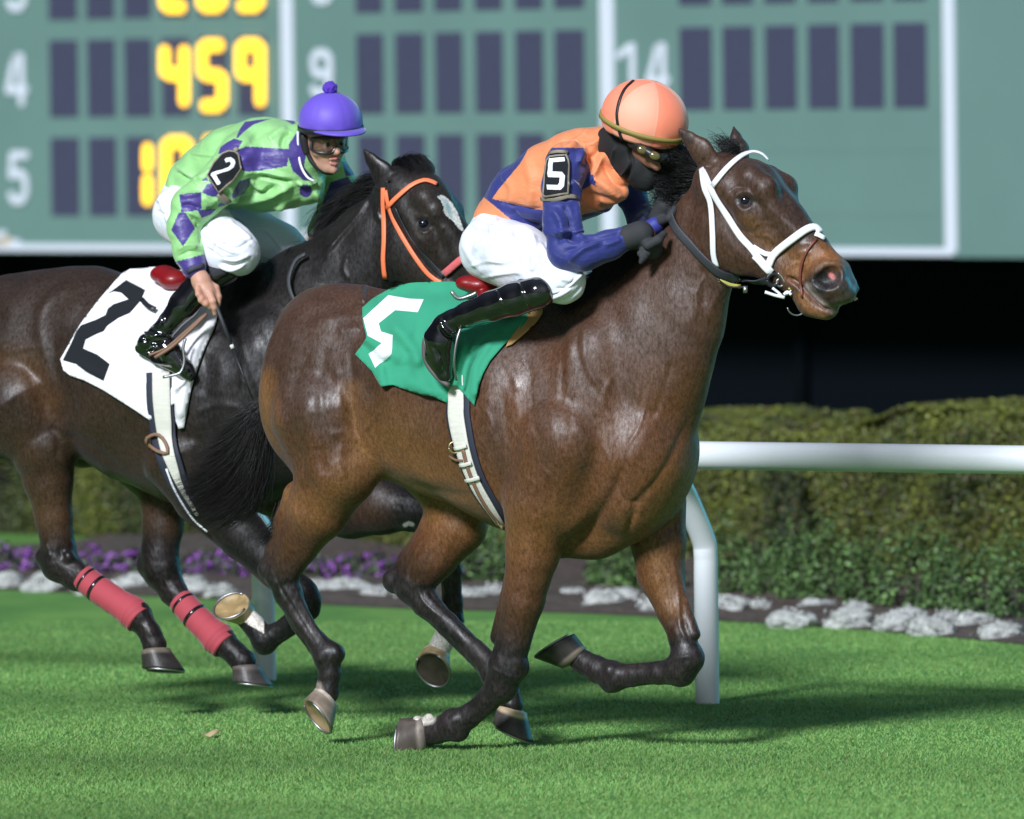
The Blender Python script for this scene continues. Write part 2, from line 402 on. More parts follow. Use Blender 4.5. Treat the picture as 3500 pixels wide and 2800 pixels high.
# --- grass blades on the near turf: nobody could count them
def grass():
    n = 240000; px = RNG.uniform(-150, 3650, n); d0, d1 = 30.0, 41.5
    d = 1/(RNG.uniform(1/d1, 1/d0, n)); py = 330+74440/d
    base = np.array([CAM]*n)+0.0; D = FWD[None]*FPX+RIGHT[None]*(px-1750)[:, None]-UP[None]*(py-1400)[:, None]; k = -CAM[2]/D[:, 2]; base = CAM+D*k[:, None]
    q = pix(base); e = np.interp(q[:, 0], [p[0] for p in edge], [p[1] for p in edge]); base = base[q[:, 1] > e+3]; n = len(base)
    h = RNG.uniform(.005, .013, n)*(1+.5*fbm(base, 1.5, 3)*.5); h = np.clip(h, .006, .03); w = RNG.uniform(.0012, .0030, n); a = RNG.uniform(0, 6.28, n); lean = RNG.normal(0, .007, (n, 2))
    s = np.stack([np.cos(a), np.sin(a), 0*a], 1)*w[:, None]; tip = base+np.concatenate([lean, h[:, None]], 1); mid = base+np.concatenate([lean*.3, h[:, None]*.55], 1)


    c = np.stack([.150+.07*RNG.random(n)**2, .29+.06*RNG.random(n), .080+.02*RNG.random(n)], 1)*(1+.22*fbm(base*V3(.6, 1, 1), 1.3, 5))[:, None]; dry = RNG.random(n) < .012*(1+fbm(base, 2, 9)); c[dry] = (.26, .24, .11)
    # each blade a tapered quad that ends in a narrow tip
    V = np.stack([base-s, base+s, tip+s*.15, tip-s*.15], 1).reshape(-1, 3); F = np.arange(n*4).reshape(-1, 4)
    o = mesh('grass', V, F, mat('grass_blade', vcol=True, rough=.6, spec=.3), smooth=False, col=np.repeat(np.clip(c, .005, .6), 4, 0)); tag(o, 'short mown green turf grass of the race course', 'grass', kind='stuff')
grass()

# --- leaf cluster helper
def leaves(pts, nrmls, size, cols, jit=.5):
    n = len(pts); a = RNG.normal(size=(n, 3)); nn = nrmls+RNG.normal(size=(n, 3))*jit; nn /= np.linalg.norm(nn, axis=1)[:, None]
    t = np.cross(nn, a); t /= np.linalg.norm(t, axis=1)[:, None]; b = np.cross(nn, t); s = (size*RNG.uniform(.6, 1.4, n))[:, None]
    V = np.stack([pts-t*s, pts-b*s*.45+nn*s*.15, pts+t*s, pts+b*s*.45+nn*s*.15], 1).reshape(-1, 3)
    return V, np.arange(n*4).reshape(-1, 4), np.repeat(cols, 4, 0)
M_LEAF = mat('leaf', vcol=True, rough=.55, spec=.35)
M_CORE = mat('hedge_core', (.010, .014, .006), rough=1)
def hedge(name, base_pts, depth, top, label, seed, n=110000, green=0.):
    """clipped hedge along ground points, height given per point"""
    r = np.random.default_rng(seed); bp = np.array(base_pts); m = 90; bp = catmull(bp, m); tp = np.interp(np.linspace(0, 1, m), np.linspace(0, 1, len(top)), top)
    e = empty(name, bp[m//2]); tag(e, label, 'hedge')
    ins = .06; V = []
    for i in range(m):
        h = tp[i]-.07+.02*math.sin(i*.9+seed)
        for (b, z) in ((ins, 0), (ins, h*.6), (ins+.04, h-.05), (.2, h), (depth-.2, h), (depth-ins, h-.06), (depth-ins, 0)): V.append(bp[i]+back*b+V3(0, 0, z))
    F = [(i*7+j, (i+1)*7+j, (i+1)*7+j+1, i*7+j+1) for i in range(m-1) for j in range(6)]+[tuple(range(7)), tuple(range((m-1)*7+6, (m-1)*7-1, -1))]
    mesh('twigs', V, F, M_CORE, e)
    u = r.random(n)*(m-1); i = np.minimum(u.astype(int), m-2); p = bp[i]*(1-(u-i))[:, None]+bp[i+1]*(u-i)[:, None]; H = np.interp(u, np.arange(m), tp)
    lump = .05*fbm(p, 3.0, seed)+.03*fbm(p, 9, seed+1); side = r.random(n) < .62
    z = np.where(side, H*r.random(n)**.85, H+lump*.8-.02*r.random(n)); b = np.where(side, r.normal(.0, .035, n), r.random(n)*depth)
    bump3 = .045*fbm(p+np.stack([0*z, 0*z, z], 1), 5., seed+2); b = np.where(side, b+bump3+.10*np.clip((z/H-.8)/.2, 0, 1)**2, b)
    ends = r.random(n) < .05; q = p+back*b[:, None]+np.stack([0*z, 0*z, z], 1); nn = np.where(side[:, None], -back[None], V3(0, 0, 1)[None])
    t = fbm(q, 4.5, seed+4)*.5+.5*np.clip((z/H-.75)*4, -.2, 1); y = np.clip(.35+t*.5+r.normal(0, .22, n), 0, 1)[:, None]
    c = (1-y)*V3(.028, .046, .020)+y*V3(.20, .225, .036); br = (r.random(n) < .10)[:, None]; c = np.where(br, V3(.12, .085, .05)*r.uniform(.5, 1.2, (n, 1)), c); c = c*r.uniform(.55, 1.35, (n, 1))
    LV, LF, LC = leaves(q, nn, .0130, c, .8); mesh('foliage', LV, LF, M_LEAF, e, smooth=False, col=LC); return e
def gz(px, py, H): return G(px, py)
hb = lambda pts: [G(x, y) for x, y in pts]
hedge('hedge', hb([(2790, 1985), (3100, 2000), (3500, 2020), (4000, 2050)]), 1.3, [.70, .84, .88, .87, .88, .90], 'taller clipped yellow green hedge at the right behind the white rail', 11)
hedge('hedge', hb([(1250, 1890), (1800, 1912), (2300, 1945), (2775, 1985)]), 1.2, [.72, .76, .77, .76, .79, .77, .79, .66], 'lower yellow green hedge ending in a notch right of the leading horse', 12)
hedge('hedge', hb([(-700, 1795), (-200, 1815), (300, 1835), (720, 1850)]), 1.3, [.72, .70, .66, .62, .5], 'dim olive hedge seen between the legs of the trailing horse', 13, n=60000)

# --- small green bushes in front of the hedge
def blobplant(name, c, rx, rz, n, size, cf, label, cat, group, stemcol=(.03, .03, .015), seed=0, spiky=0., mound=None):
    r = np.random.default_rng(seed); e = empty(name, c); tag(e, label, cat, group)
    d = r.normal(size=(n, 3)); d[:, 2] = np.abs(d[:, 2]); d /= np.linalg.norm(d, axis=1)[:, None]; rr = r.uniform(.5, 1.05, n)**.6*(1+.22*fbm(d*1.0, 4, seed))
    p = np.asarray(c)+d*rr[:, None]*V3(rx, rx*.8, rz); LV, LF, LC = leaves(p, d*(1-spiky)+V3(0, 0, spiky), size, cf(r, n, d), .6)
    mesh('foliage', LV, LF, M_LEAF, e, smooth=False, col=LC)
    if mound:
        me = bmesh.new(); bmesh.ops.create_icosphere(me, subdivisions=4, radius=1); q = np.array([x.co for x in me.verts]); k = 1+.20*fbm(q, 2.6, seed)+.05*fbm(q, 9, seed+1); q2 = np.asarray(c)+q*k[:, None]*V3(rx*.92, rx*.74, rz*.9); mesh('mound', q2, [tuple(y.index for y in x.verts) for x in me.faces], mound, e); me.free()
    tb = [tube([np.asarray(c)+V3(x*rx, y*rx, -.02), np.asarray(c)+V3(x*rx*2, y*rx*1.6, rz*.7)], [.008, .003], 5) for x, y in ((-.3, 0), (.25, .1), (0, -.25), (.1, .3))]
    v, f = join(*tb); mesh('stem', v, f, mat('stem', stemcol, rough=.9) if 'stem' not in bpy.data.materials else bpy.data.materials['stem'], e); return e
gf = lambda r, n, d: ((1-(y := r.random((n, 1))))*V3(.045, .085, .032)+y*V3(.14, .25, .075))*r.uniform(.6, 1.3, (n, 1))
names = ['first green bush at the right of the near rail post', 'second green bush right of the near rail post', 'small dark green bush third from the near rail post', 'tall green bush under the notch in the hedge', 'low green bush beside the hedge notch bush', 'bright green bush in the middle of the right bed', 'narrow green bush right of the bright one', 'wide green bush near the right frame edge', 'last green bush cut by the right frame edge',
         'green bush seen under the chest of the leading horse', 'green bush seen between the belly and foreleg of the leading horse', 'faint green bush left of the leading horse hind hoof', 'small green bush right under the leading horse breast']
for i, (x, y, rx, rz) in enumerate([(2505, 2035, .16, .42), (2640, 2040, .15, .34), (2730, 2048, .13, .40), (2820, 2052, .17, .46), (2950, 2060, .15, .38), (3110, 2075, .19, .48), (3230, 2085, .13, .40), (3350, 2100, .2, .42), (3480, 2110, .18, .50), (2230, 2015, .2, .3), (1660, 1995, .2, .33), (1000, 1975, .2, .2), (2090, 2010, .18, .26)]):
    blobplant('bush', G(x, y, .04), rx*.85, rz*.80, 1300, .0145, gf, names[i], 'bush', 'green bushes planted in front of the hedge', seed=20+i, spiky=.5)
M_MOUND = mat('pale_clump', (.40, .41, .39), rough=.85, bump=.012, bscale=70, var=.45, vscale=26)
# --- white flowering clumps along the turf edge
wf = lambda r, n, d: np.where((r.random((n, 1)) < .8+.15*d[:, 2:3]), V3(.56, .57, .55)*r.uniform(.6, 1.15, (n, 1)), V3(.07, .09, .05)*r.uniform(.6, 1.4, (n, 1)))
where_px = [(25, 1990), (165, 2000), (300, 2012), (455, 2000), (1085, 2010), (1190, 2020), (1290, 2028), (1420, 2030), (1600, 2040), (1690, 2035), (1955, 2035), (2060, 2060), (2130, 2045), (2480, 2078), (2585, 2075), (2700, 2125), (2790, 2082), (2900, 2125), (2930, 2088), (3050, 2135), (3105, 2110), (3190, 2150), (3240, 2118), (3420, 2165), (2240, 2070), (640, 2010), (755, 2025), (3330, 2130)]
nb = ['beside the left frame edge', 'below the purple flowers at far left', 'left of the red wrapped near hind leg', 'between the two red wrapped hind legs', 'just left of the leading horse near hind cannon', 'just right of the leading horse near hind cannon', 'left of the leading horse far hock', 'behind the leading horse far hock', 'right of the far hind cannon of the leading horse', 'touching the leading horse near foreleg',
      'right of the leading horse near foreleg', 'largest under the leading horse breast', 'behind the largest clump under the breast', 'just right of the near rail post', 'second right of the near rail post', 'low at the turf edge third from the rail post', 'small behind the third one', 'fifth at the turf edge right of the rail post', 'round one standing behind the fifth', 'in the middle of the right half of the bed', 'behind the middle one', 'sixth along the turf edge', 'small behind the sixth', 'last at the turf edge by the right frame edge', 'left of the folded far foreleg', 'beside the trailing horse far hock', 'just left of the far rail post', 'small in the soil near the right frame edge']
for i, (x, y) in enumerate(where_px):
    s = (1, 1.2, .8, 1.1)[i % 4]
    blobplant('white_flower_clump', G(x, y+6, .02), .102*s, .060*s*(1.2 if i in (11, 18) else 1), 260, .010, wf, 'low white flowering clump '+nb[i], 'flower clump', 'white flowering clumps edging the turf', seed=60+i, mound=M_MOUND)
# --- purple flowers
pf = lambda r, n, d: np.where((r.random((n, 1)) < .42), V3(.22, .065, .33)*r.uniform(.5, 1.4, (n, 1)), V3(.06, .085, .04)*r.uniform(.6, 1.4, (n, 1)))
pn = ['at the left frame edge', 'left of the near hind leg of the trailing horse', 'behind the near hock of the trailing horse', 'between the hind legs of the trailing horse', 'nearer the far hind leg of the trailing horse', 'right of the far hind hock of the trailing horse', 'left of the far rail post', 'above the far rail post', 'right of the leading horse near hock', 'in the gap between the two horses hind legs', 'largest under the leading horse belly', 'left of the leading horse far hock', 'right of the leading horse far hind gaskin']
for i, x in enumerate([20, 105, 330, 415, 470, 660, 735, 800, 1060, 1160, 1270, 1320, 1665]):
    blobplant('purple_flower_plant', G(x, 1945+x*.022, .05), (.13, .10, .12)[i % 3], (.13, .10)[i % 2], 300, .018, pf, 'purple flowering plant '+pn[i], 'flower plant', 'purple flowering plants in the bed', seed=120+i)
for i, (x, y, s) in enumerate([(725, 2523, .035)]):
    c = G(x, y); v = [c+V3(-s, 0, .012), c+V3(-s*.2, -.03, .006), c+V3(s, 0, .03), c+V3(s*.1, .03, .02), c+V3(s*.5, -.012, .035)]
    tag(solid(mesh('dry_leaf', v, [(0, 1, 4, 3), (1, 2, 4), (4, 2, 3)], mat('dry_leaf', (.42, .3, .17), rough=.8)), .002), 'dry pale brown leaf lying on the turf below the hooves', 'leaf')

# --- the rail
M_PVC = mat('rail_paint', (.74, .77, .80), rough=.32, spec=.5, coat=.25)
fd = FR.f
railz = 1.005
post_px = [(2415, 2400), (905, 2322)]
gap = (G(905, 2322)-G(2415, 2400))@fd
A = G(2415, 2400); A0 = A-fd*0
rail_off = FR.l*.42          # the tube overhangs towards the horses
r0 = A+rail_off+V3(0, 0, railz)
e = empty('running_rail', A-fd*1.8); tag(e, 'white tubular running rail crossing behind both horses', 'rail')
P0, P1 = FR(2400, 1548, .42), FR(3500, 1581, .42)
dr = nrm(P1-P0); dr[2] = 0; dr = nrm(dr); railc = V3(P0[0], P0[1], (P0[2]+P1[2])/2)
v, f = tube([railc-dr*9, railc-dr*4, railc, railc+dr*6], .056, 28); mesh('tube', v, f, M_PVC, e)
for s in (-1.2, 2.35):
    v, f = tube([railc+dr*s, railc+dr*(s+.12)], .0585, 28); mesh('sleeve', v, f, M_PVC, e)
def post(px, py, label, foot=None):
    g = G(px, py); e = empty('rail_post', g); tag(e, label, 'post', 'bent posts carrying the running rail')
    # nearest point of rail to the post across the track
    k = (g-railc)@dr; top = railc+dr*(k); up = []
    out = top-g; out[2] = 0; 
    path = [g+V3(0, 0, -.05), g+V3(0, 0, .1), g+V3(0, 0, .5), g+V3(0, 0, .60), g+out*.07+V3(0, 0, .68), g+out*.55+V3(0, 0, .90), g+out*.9+V3(0, 0, railc[2]-.055)]
    v, f = tube(catmull(path, 40), .049, 20); mesh('post_tube', v, f, M_PVC, e)
    t = g+out*.95+V3(0, 0, railc[2]-.058); v, f = box(t, (dr, np.cross(V3(0, 0, 1), dr), (0, 0, 1)), (.055, .04, .008)); mesh('bracket', v, f, M_PVC, e)
    return e
post(2418, 2405, 'bent white rail post at the right of the leading horse chest')
post(905, 2325, 'bent white rail post behind the far hind hoof of the trailing horse')

# --- tote board
TB = Frame(1750, 700, 28.0, 46)
tb = empty('tote_board', TB(1750, 860)); tag(tb, 'large green tote board with white frame lines and lit amber odds', 'board')
def s_of(px, py): return (TB(px, py)-TB.O)@TB.f
def pt(s, z, w=0.): return TB.O*V3(1, 1, 0)+TB.f*s+TB.l*w+V3(0, 0, z)
def z_of(px, py): return TB(px, py)[2]
def slab(name, s0, s1, z0, z1, w, t, m, par): v, f = box(pt((s0+s1)/2, (z0+z1)/2, w+t/2), (TB.f, (0, 0, 1), TB.l), ((s1-s0)/2, (z1-z0)/2, t/2)); return mesh(name, v, f, m, par, smooth=False)
M_BOARD = mat('board_paint', (.118, .208, .192), rough=.6, var=.06, vscale=1.2, bump=.0006, bscale=60)
M_WHITE = mat('board_white', (.60, .63, .72), rough=.5); M_CELL = mat('lamp_window', (.052, .054, .098), rough=.5, spec=.3, bump=.002, bscale=160, var=.22, vscale=35, bstretch=(1, 1, 3))
zb = z_of(1750, 872); zt = zb+5.0
slab('panel', s_of(-2600, 700), s_of(5200, 700), zb, zt, -.3, .3, M_BOARD, tb)
for x0, x1 in ((966, 1006), (2056, 2103), (3228, 3267)): slab('frame_strip', s_of(x0, 300), s_of(x1, 300), z_of(1750, 854), zt-.1, 0, .012, M_WHITE, tb)
zb1 = z_of(1750, 845); slab('frame_strip', s_of(-2600, 850), s_of(3262, 850), z_of(1750, 867), z_of(1750, 841), .0, .016, M_WHITE, tb)
rows = [(z_of(220, -195), z_of(220, 68)), (z_of(220, 138), z_of(220, 401)), (z_of(220, 471), z_of(220, 738))]
colsA = [(172, 268), (301, 395), (428, 521), (556, 650), (684, 780), (815, 911)]
colsB = [(1221, 1312), (1354, 1450), (1490, 1583), (1628, 1721), (1765, 1859), (1899, 2000)]
colsC = [(2326, 2435), (2473, 2577), (2618, 2724), (2765, 2870), (2911, 3023), (3057, 3169)]
for ci, cols in enumerate((colsA, colsB, colsC)):
    for ri, (z0, z1) in enumerate(rows):
        if ci == 2 and ri == 2: continue
        for (a, b) in cols: slab('lamp_window', s_of(a, 300), s_of(b, 300), z1, z0, .0, .006, M_CELL, tb)
for z in (z_of(2900, 515), z_of(2900, 735)): slab('seam', s_of(2300, 500), s_of(3200, 500), z-.004, z+.004, .0, .003, M_BOARD, tb)
def strokes2(name, pls, w, m, thick, woff, par, taper=1):
    parts = []
    for pl in pls:
        q = np.array([TB(x, y, 0) for x, y in pl])
        # rounded stroke: flat stadium extruded towards the viewer
        hw = w*mpp(q[0])/2; pts = []
        for i in range(len(q)-1):
            a, b = q[i], q[i+1]; u = nrm(b-a); n = nrm(np.cross(u, TB.l)); ring = []
            for k in range(9): an = -math.pi/2+math.pi*k/8; ring.append(b+(u*math.cos(an)+n*math.sin(an))*hw)
            for k in range(9): an = math.pi/2+math.pi*k/8; ring.append(a+(u*math.cos(an)+n*math.sin(an))*hw)
            z0 = woff+.0004*i; R = len(ring); V = [p+TB.l*z0 for p in ring]+[p+TB.l*(z0+thick) for p in ring]
            parts.append((V, [tuple(range(R, 2*R)), tuple(range(R-1, -1, -1))]+[(k, (k+1) % R, R+(k+1) % R, R+k) for k in range(R)]))
    v, f = join(*parts); return mesh(name, v, f, m, par, smooth=False)
M_LED = mat('lit_amber_lamps', (.5, .2, .02), rough=.6, emis=(1, .60, .03), est=2.3)
led = {'four_digit': [[(570, 178), (570, 240), (592, 254), (637, 254)], [(637, 178), (637, 342)]],
       'five_digit': [[(755, 155), (715, 155), (699, 168), (699, 240), (716, 257), (752, 257), (768, 272), (768, 345), (752, 361), (712, 361)]],
       'nine_digit': [[(898, 257), (845, 257), (829, 242), (829, 168), (845, 153), (883, 153), (898, 168), (898, 342)]],
       'two_digit': [[(640, -110), (640, -50), (570, -30), (570, 8), (584, 23), (625, 23)]], 'zero_digit': [[(697, -90), (697, 6), (712, 21), (750, 21), (765, 6), (765, -90), (750, -105), (712, -105), (697, -90)]],
       'three_digit': [[(838, -105), (880, -105), (894, -90), (894, -40), (850, -35), (894, -30), (894, 6), (880, 20), (838, 20)]],
       'one_digit': [[(512, 512), (512, 565)], [(512, 618), (512, 680)]], 'nought_digit': [[(575, 690), (575, 500), (592, 486), (635, 486), (650, 500), (650, 690), (635, 705), (592, 705), (575, 690)]],
       'second_nought_digit': [[(720, 690), (720, 498), (720, 484), (764, 484), (780, 498), (780, 690), (764, 705), (736, 705), (720, 690)]]}
for k, pl in led.items(): strokes2('lit_digit', pl, 43, M_LED, .02, .012, tb)
num = {'4': [[(55, 205), (45, 240), (32, 308), (90, 308)], [(60, 197), (75, 197), (78, 350)]], '5': [[(92, 530), (46, 530), (42, 600), (70, 590), (90, 612), (92, 660), (80, 685), (55, 687), (42, 668)]],
       '3': [[(40, -80), (85, -80), (85, -20), (85, 5), (72, 26), (48, 26), (35, 8)]], '9': [[(1130, 240), (1112, 255), (1085, 252), (1075, 230), (1075, 200), (1088, 182), (1115, 182), (1130, 200), (1132, 240), (1130, 290), (1115, 318), (1088, 320), (1076, 305)]],
       '8': [[(1082, -60), (1078, -10), (1092, 2), (1115, 2), (1130, -10), (1128, -60)]], '14': [[(2122, 190), (2150, 165), (2165, 160), (2167, 320)], [(2250, 165), (2232, 240), (2220, 275), (2284, 275)], [(2258, 160), (2270, 160), (2272, 322)]],
       '10': [[(1050, 520), (1062, 512), (1062, 660)], [(1092, 530), (1092, 650), (1105, 662), (1120, 650), (1120, 530), (1105, 515), (1092, 530)]]}
for k, pl in num.items(): strokes2('painted_number', pl, {'9': 30, '4': 30, '5': 28}.get(k, 28), M_WHITE, .01, .004, tb)
# little sponsor emblem at the lower left corner of the board and one more further right
M_TAN = mat('emblem_tan', (.62, .45, .28), rough=.6)
for x in (0, 1040):
    strokes2('emblem', [[(x-5, 806), (x+15, 800)], [(x+45, 830), (x+65, 833)]], 26, M_WHITE, .01, .004, tb); strokes2('emblem_band', [[(x+5, 834), (x+25, 828)], [(x+22, 818), (x+36, 822)]], 16, M_TAN, .01, .006, tb)
# added black sheet on poles, giving the unlit night dark under the board
M_DARK = mat('darkness_black', (.0012, .0028, .005), rough=.95, spec=.08, bump=.01, bscale=3)
w = empty('darkness_sheet', TB(1750, 1300)*V3(1, 1, 0)); tag(w, 'added black sheet below the tote board standing for the unlit night', 'darkness_sheet')
slab('cloth', s_of(-2600, 700), s_of(5200, 700), 0, zb-.003, -1.2, .05, M_DARK, w)  # added sheet, black in place of unlit distance; no real cloth
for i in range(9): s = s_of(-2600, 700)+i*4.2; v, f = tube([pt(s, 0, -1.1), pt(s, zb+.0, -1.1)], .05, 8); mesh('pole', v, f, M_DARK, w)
# ================================================================== horses
def iv(dx, dy, dl=0.): return nrm(RIGHT*dx-UP*dy-FWD*dl)      # photo direction -> world direction (dl = towards the photographer)
def hair(name, guides, n, spread, wid, m, parent, seg=11, seed=0, jitter=.0, lenvar=.25, tipfan=1.):
    r = np.random.default_rng(seed); G_ = [catmull(g, seg) for g in guides]; V = []; Fs = []; k = 0
    off0 = r.normal(size=(n, 3))*spread; u = r.random(n)*(len(G_)-1)
    t = np.linspace(0, 1, seg)[None, :, None]
    i = np.minimum(u.astype(int), len(G_)-2) if len(G_) > 1 else np.zeros(n, int); fr_ = (u-i)[:, None, None]
    A = np.array(G_); c = A[i]*(1-fr_)+(A[np.minimum(i+1, len(G_)-1)])*fr_
    L = (1-lenvar*r.random(n))[:, None]; tt = np.linspace(0, 1, seg)[None]*L*(seg-1); a = np.clip(tt.astype(int), 0, seg-2); w = (tt-a)[..., None]
    c = np.take_along_axis(c, a[..., None].repeat(3, 2), 1)*(1-w)+np.take_along_axis(c, (a+1)[..., None].repeat(3, 2), 1)*w
    ph = r.uniform(0, 6.28, (n, 1, 3)); fq = r.uniform(3, 9, (n, 1, 3)); wav = np.sin(t*fq+ph)*jitter*t
    cl = r.normal(size=(24, 3))*spread*1.3; clump = cl[r.integers(0, 24, n)]
    c = c+off0[:, None]*(.35+t*tipfan)+clump[:, None]*t+wav
    tg = np.gradient(c, axis=1); tg /= np.linalg.norm(tg, axis=2)[..., None]+1e-9
    side = np.cross(tg, r.normal(size=(n, 1, 3))); side /= np.linalg.norm(side, axis=2)[..., None]+1e-9; s2 = np.cross(tg, side)
    rad = wid*(1-.85*t)*r.uniform(.6, 1.3, (n, 1, 1))
    ring = np.stack([c+side*rad, c-side*rad*.5+s2*rad*.87, c-side*rad*.5-s2*rad*.87], 2)       # n,seg,3,3
    V = ring.reshape(-1, 3); b = (np.arange(n)*seg*3)[:, None, None]+(np.arange(seg-1)*3)[None, :, None]
    q = np.array([[0, 1, 4, 3], [1, 2, 5, 4], [2, 0, 3, 5]]); F = (b[..., None]+q[None, None]).reshape(-1, 4)
    return mesh(name, V, F, m, parent)
def hoof(par, cor, axis, toe, L, R, m, shoe=True, fr=None):
    c = fr(*cor) if len(cor) == 3 and fr else np.asarray(cor); s = mpp(c); L *= s*1.25; R *= s*1.32; a = iv(*axis); t = iv(*toe); t = nrm(t-a*(t@a)); b = np.cross(a, t); V = []; n = 28; m_ = 8
    for k in range(m_+1):
        u = k/m_; cc = c+a*L*u+t*(R*.30*u)
        for j in range(n):
            an = 2*math.pi*j/n; co, si = math.cos(an), math.sin(an); rt = R*(.76+.38*u)*(1 if co > 0 else .88); sh = -L*.30*(1-co)/2*u
            bul = .05*R*math.exp(-((u-.04)/.05)**2)
            V.append(cc+t*co*(rt+bul)+b*si*(R*(.74+.28*u)+bul)+a*sh)
    F = [(k*n+j, k*n+(j+1) % n, (k+1)*n+(j+1) % n, (k+1)*n+j) for k in range(m_) for j in range(n)]
    base = m_*n; V = [np.array(p) for p in V]; rim = V[base:base+n]; cen = sum(rim)/n
    for f_, dd in ((.86, 0), (.74, -.10), (.35, -.14)):
        for p in rim: V.append(cen+(p-cen)*f_+a*(dd*L))
        k0 = len(V)-2*n if f_ != .86 else base; k1 = len(V)-n; F += [(k0+j, k0+(j+1) % n, k1+(j+1) % n, k1+j) for j in range(n)]
    F.append(tuple(range(len(V)-n, len(V)))); k1 = 0
    V.append(c-a*L*.25); F += [(j, len(V)-1, (j+1) % n) for j in range(n)]
    cl = np.zeros((len(V), 3)); v = np.array(V); uu = np.array([(p-c)@a/L for p in V]); 
    base_c = V3(*m[0]); 
    for i in range(len(V)):
        q = base_c*(1-.25*math.sin(uu[i]*22)*.3); 
        if uu[i] < .16: q = V3(*m[1])
        if i >= base+n: q = V3(*m[2])
        cl[i] = q
    cl *= (1+.25*fbm(v, 60, 3))[:, None]
    o = mesh('hoof', V, F, M_HOOF, par, col=np.clip(cl, 0.004, 1))
    if shoe:
        P_ = [cen+(rim[j]-cen)*.93+a*.0035 for j in list(range(-11, 12))]; v, f = tube(P_, .0045, 6); mesh('horseshoe', v, f, M_STEEL, o)
    return o
def coatmat(name, rough, coat, sp=.62):
    m = mat(name, vcol=True, rough=rough, spec=sp, coat=coat, coatr=.22, bump=.0007, bscale=240, bstretch=(1, 1, .35), noisedetail=3); nt = m.node_tree; b = nt.nodes['Principled BSDF']; N = nt.nodes.new; L = nt.links.new
    b.inputs['Sheen Weight'].default_value = .06; b.inputs['Sheen Roughness'].default_value = .5; b.inputs['Sheen Tint'].default_value = (.8, .85, 1, 1)
    n = N('ShaderNodeTexNoise'); n.inputs['Scale'].default_value = 9; n.inputs['Detail'].default_value = 6; tc = N('ShaderNodeTexCoord'); L(tc.outputs['Object'], n.inputs[0])
    r = N('ShaderNodeMapRange'); L(n.outputs[0], r.inputs[0]); r.inputs['From Min'].default_value = .3; r.inputs['From Max'].default_value = .7; r.inputs['To Min'].default_value = rough-.12; r.inputs['To Max'].default_value = rough+.16; L(r.outputs[0], b.inputs['Roughness'])
    n2 = N('ShaderNodeTexNoise'); n2.inputs['Scale'].default_value = 420; n2.inputs['Detail'].default_value = 2; mp = N('ShaderNodeMapping'); mp.inputs['Scale'].default_value = (1, 1, .45); L(tc.outputs['Object'], mp.inputs[0]); L(mp.outputs[0], n2.inputs[0])
    r2 = N('ShaderNodeMapRange'); L(n2.outputs[0], r2.inputs[0]); r2.inputs['From Min'].default_value = .3; r2.inputs['From Max'].default_value = .7; r2.inputs['To Min'].default_value = .66; r2.inputs['To Max'].default_value = 1.34
    v = [x for x in nt.nodes if x.type == 'VERTEX_COLOR'][0]; s = N('ShaderNodeVectorMath'); s.operation = 'SCALE'; L(v.outputs[0], s.inputs[0]); L(r2.outputs[0], s.inputs['Scale']); 
    n3 = N('ShaderNodeTexNoise'); n3.inputs['Scale'].default_value = 95; n3.inputs['Detail'].default_value = 4; n3.inputs['Roughness'].default_value = .7; L(mp.outputs[0], n3.inputs[0])
    r3 = N('ShaderNodeMapRange'); L(n3.outputs[0], r3.inputs[0]); r3.inputs['From Min'].default_value = .3; r3.inputs['From Max'].default_value = .7; r3.inputs['To Min'].default_value = .62; r3.inputs['To Max'].default_value = 1.40
    s3 = N('ShaderNodeVectorMath'); s3.operation = 'SCALE'; L(s.outputs[0], s3.inputs[0]); L(r3.outputs[0], s3.inputs['Scale']); L(s3.outputs[0], b.inputs['Base Color'])
    r4 = N('ShaderNodeMapRange'); L(n3.outputs[0], r4.inputs[0]); r4.inputs['From Min'].default_value = .3; r4.inputs['From Max'].default_value = .7; r4.inputs['To Min'].default_value = sp*.45; r4.inputs['To Max'].default_value = sp*1.6; L(r4.outputs[0], b.inputs['Specular IOR Level'])
    return m
M_COAT = coatmat('bay_coat', .50, .03, .50); M_COAT2 = coatmat('dark_bay_coat', .48, .02, .34)
M_HOOF = mat('hoof_horn', vcol=True, rough=.45, spec=.4, bump=.001, bscale=90); M_STEEL = mat('steel', (.42, .42, .43), rough=.42, metal=1)
M_HAIR = mat('black_hair', (.006, .005, .006), rough=.45, spec=.5); M_HAIR2 = mat('tail_hair', (.009, .007, .007), rough=.42, spec=.5)
M_EYE = mat('eye_dark', (.006, .006, .012), rough=.03, spec=.5)
HZ = .0047
LEG = V3(.010, .0062, .0058)

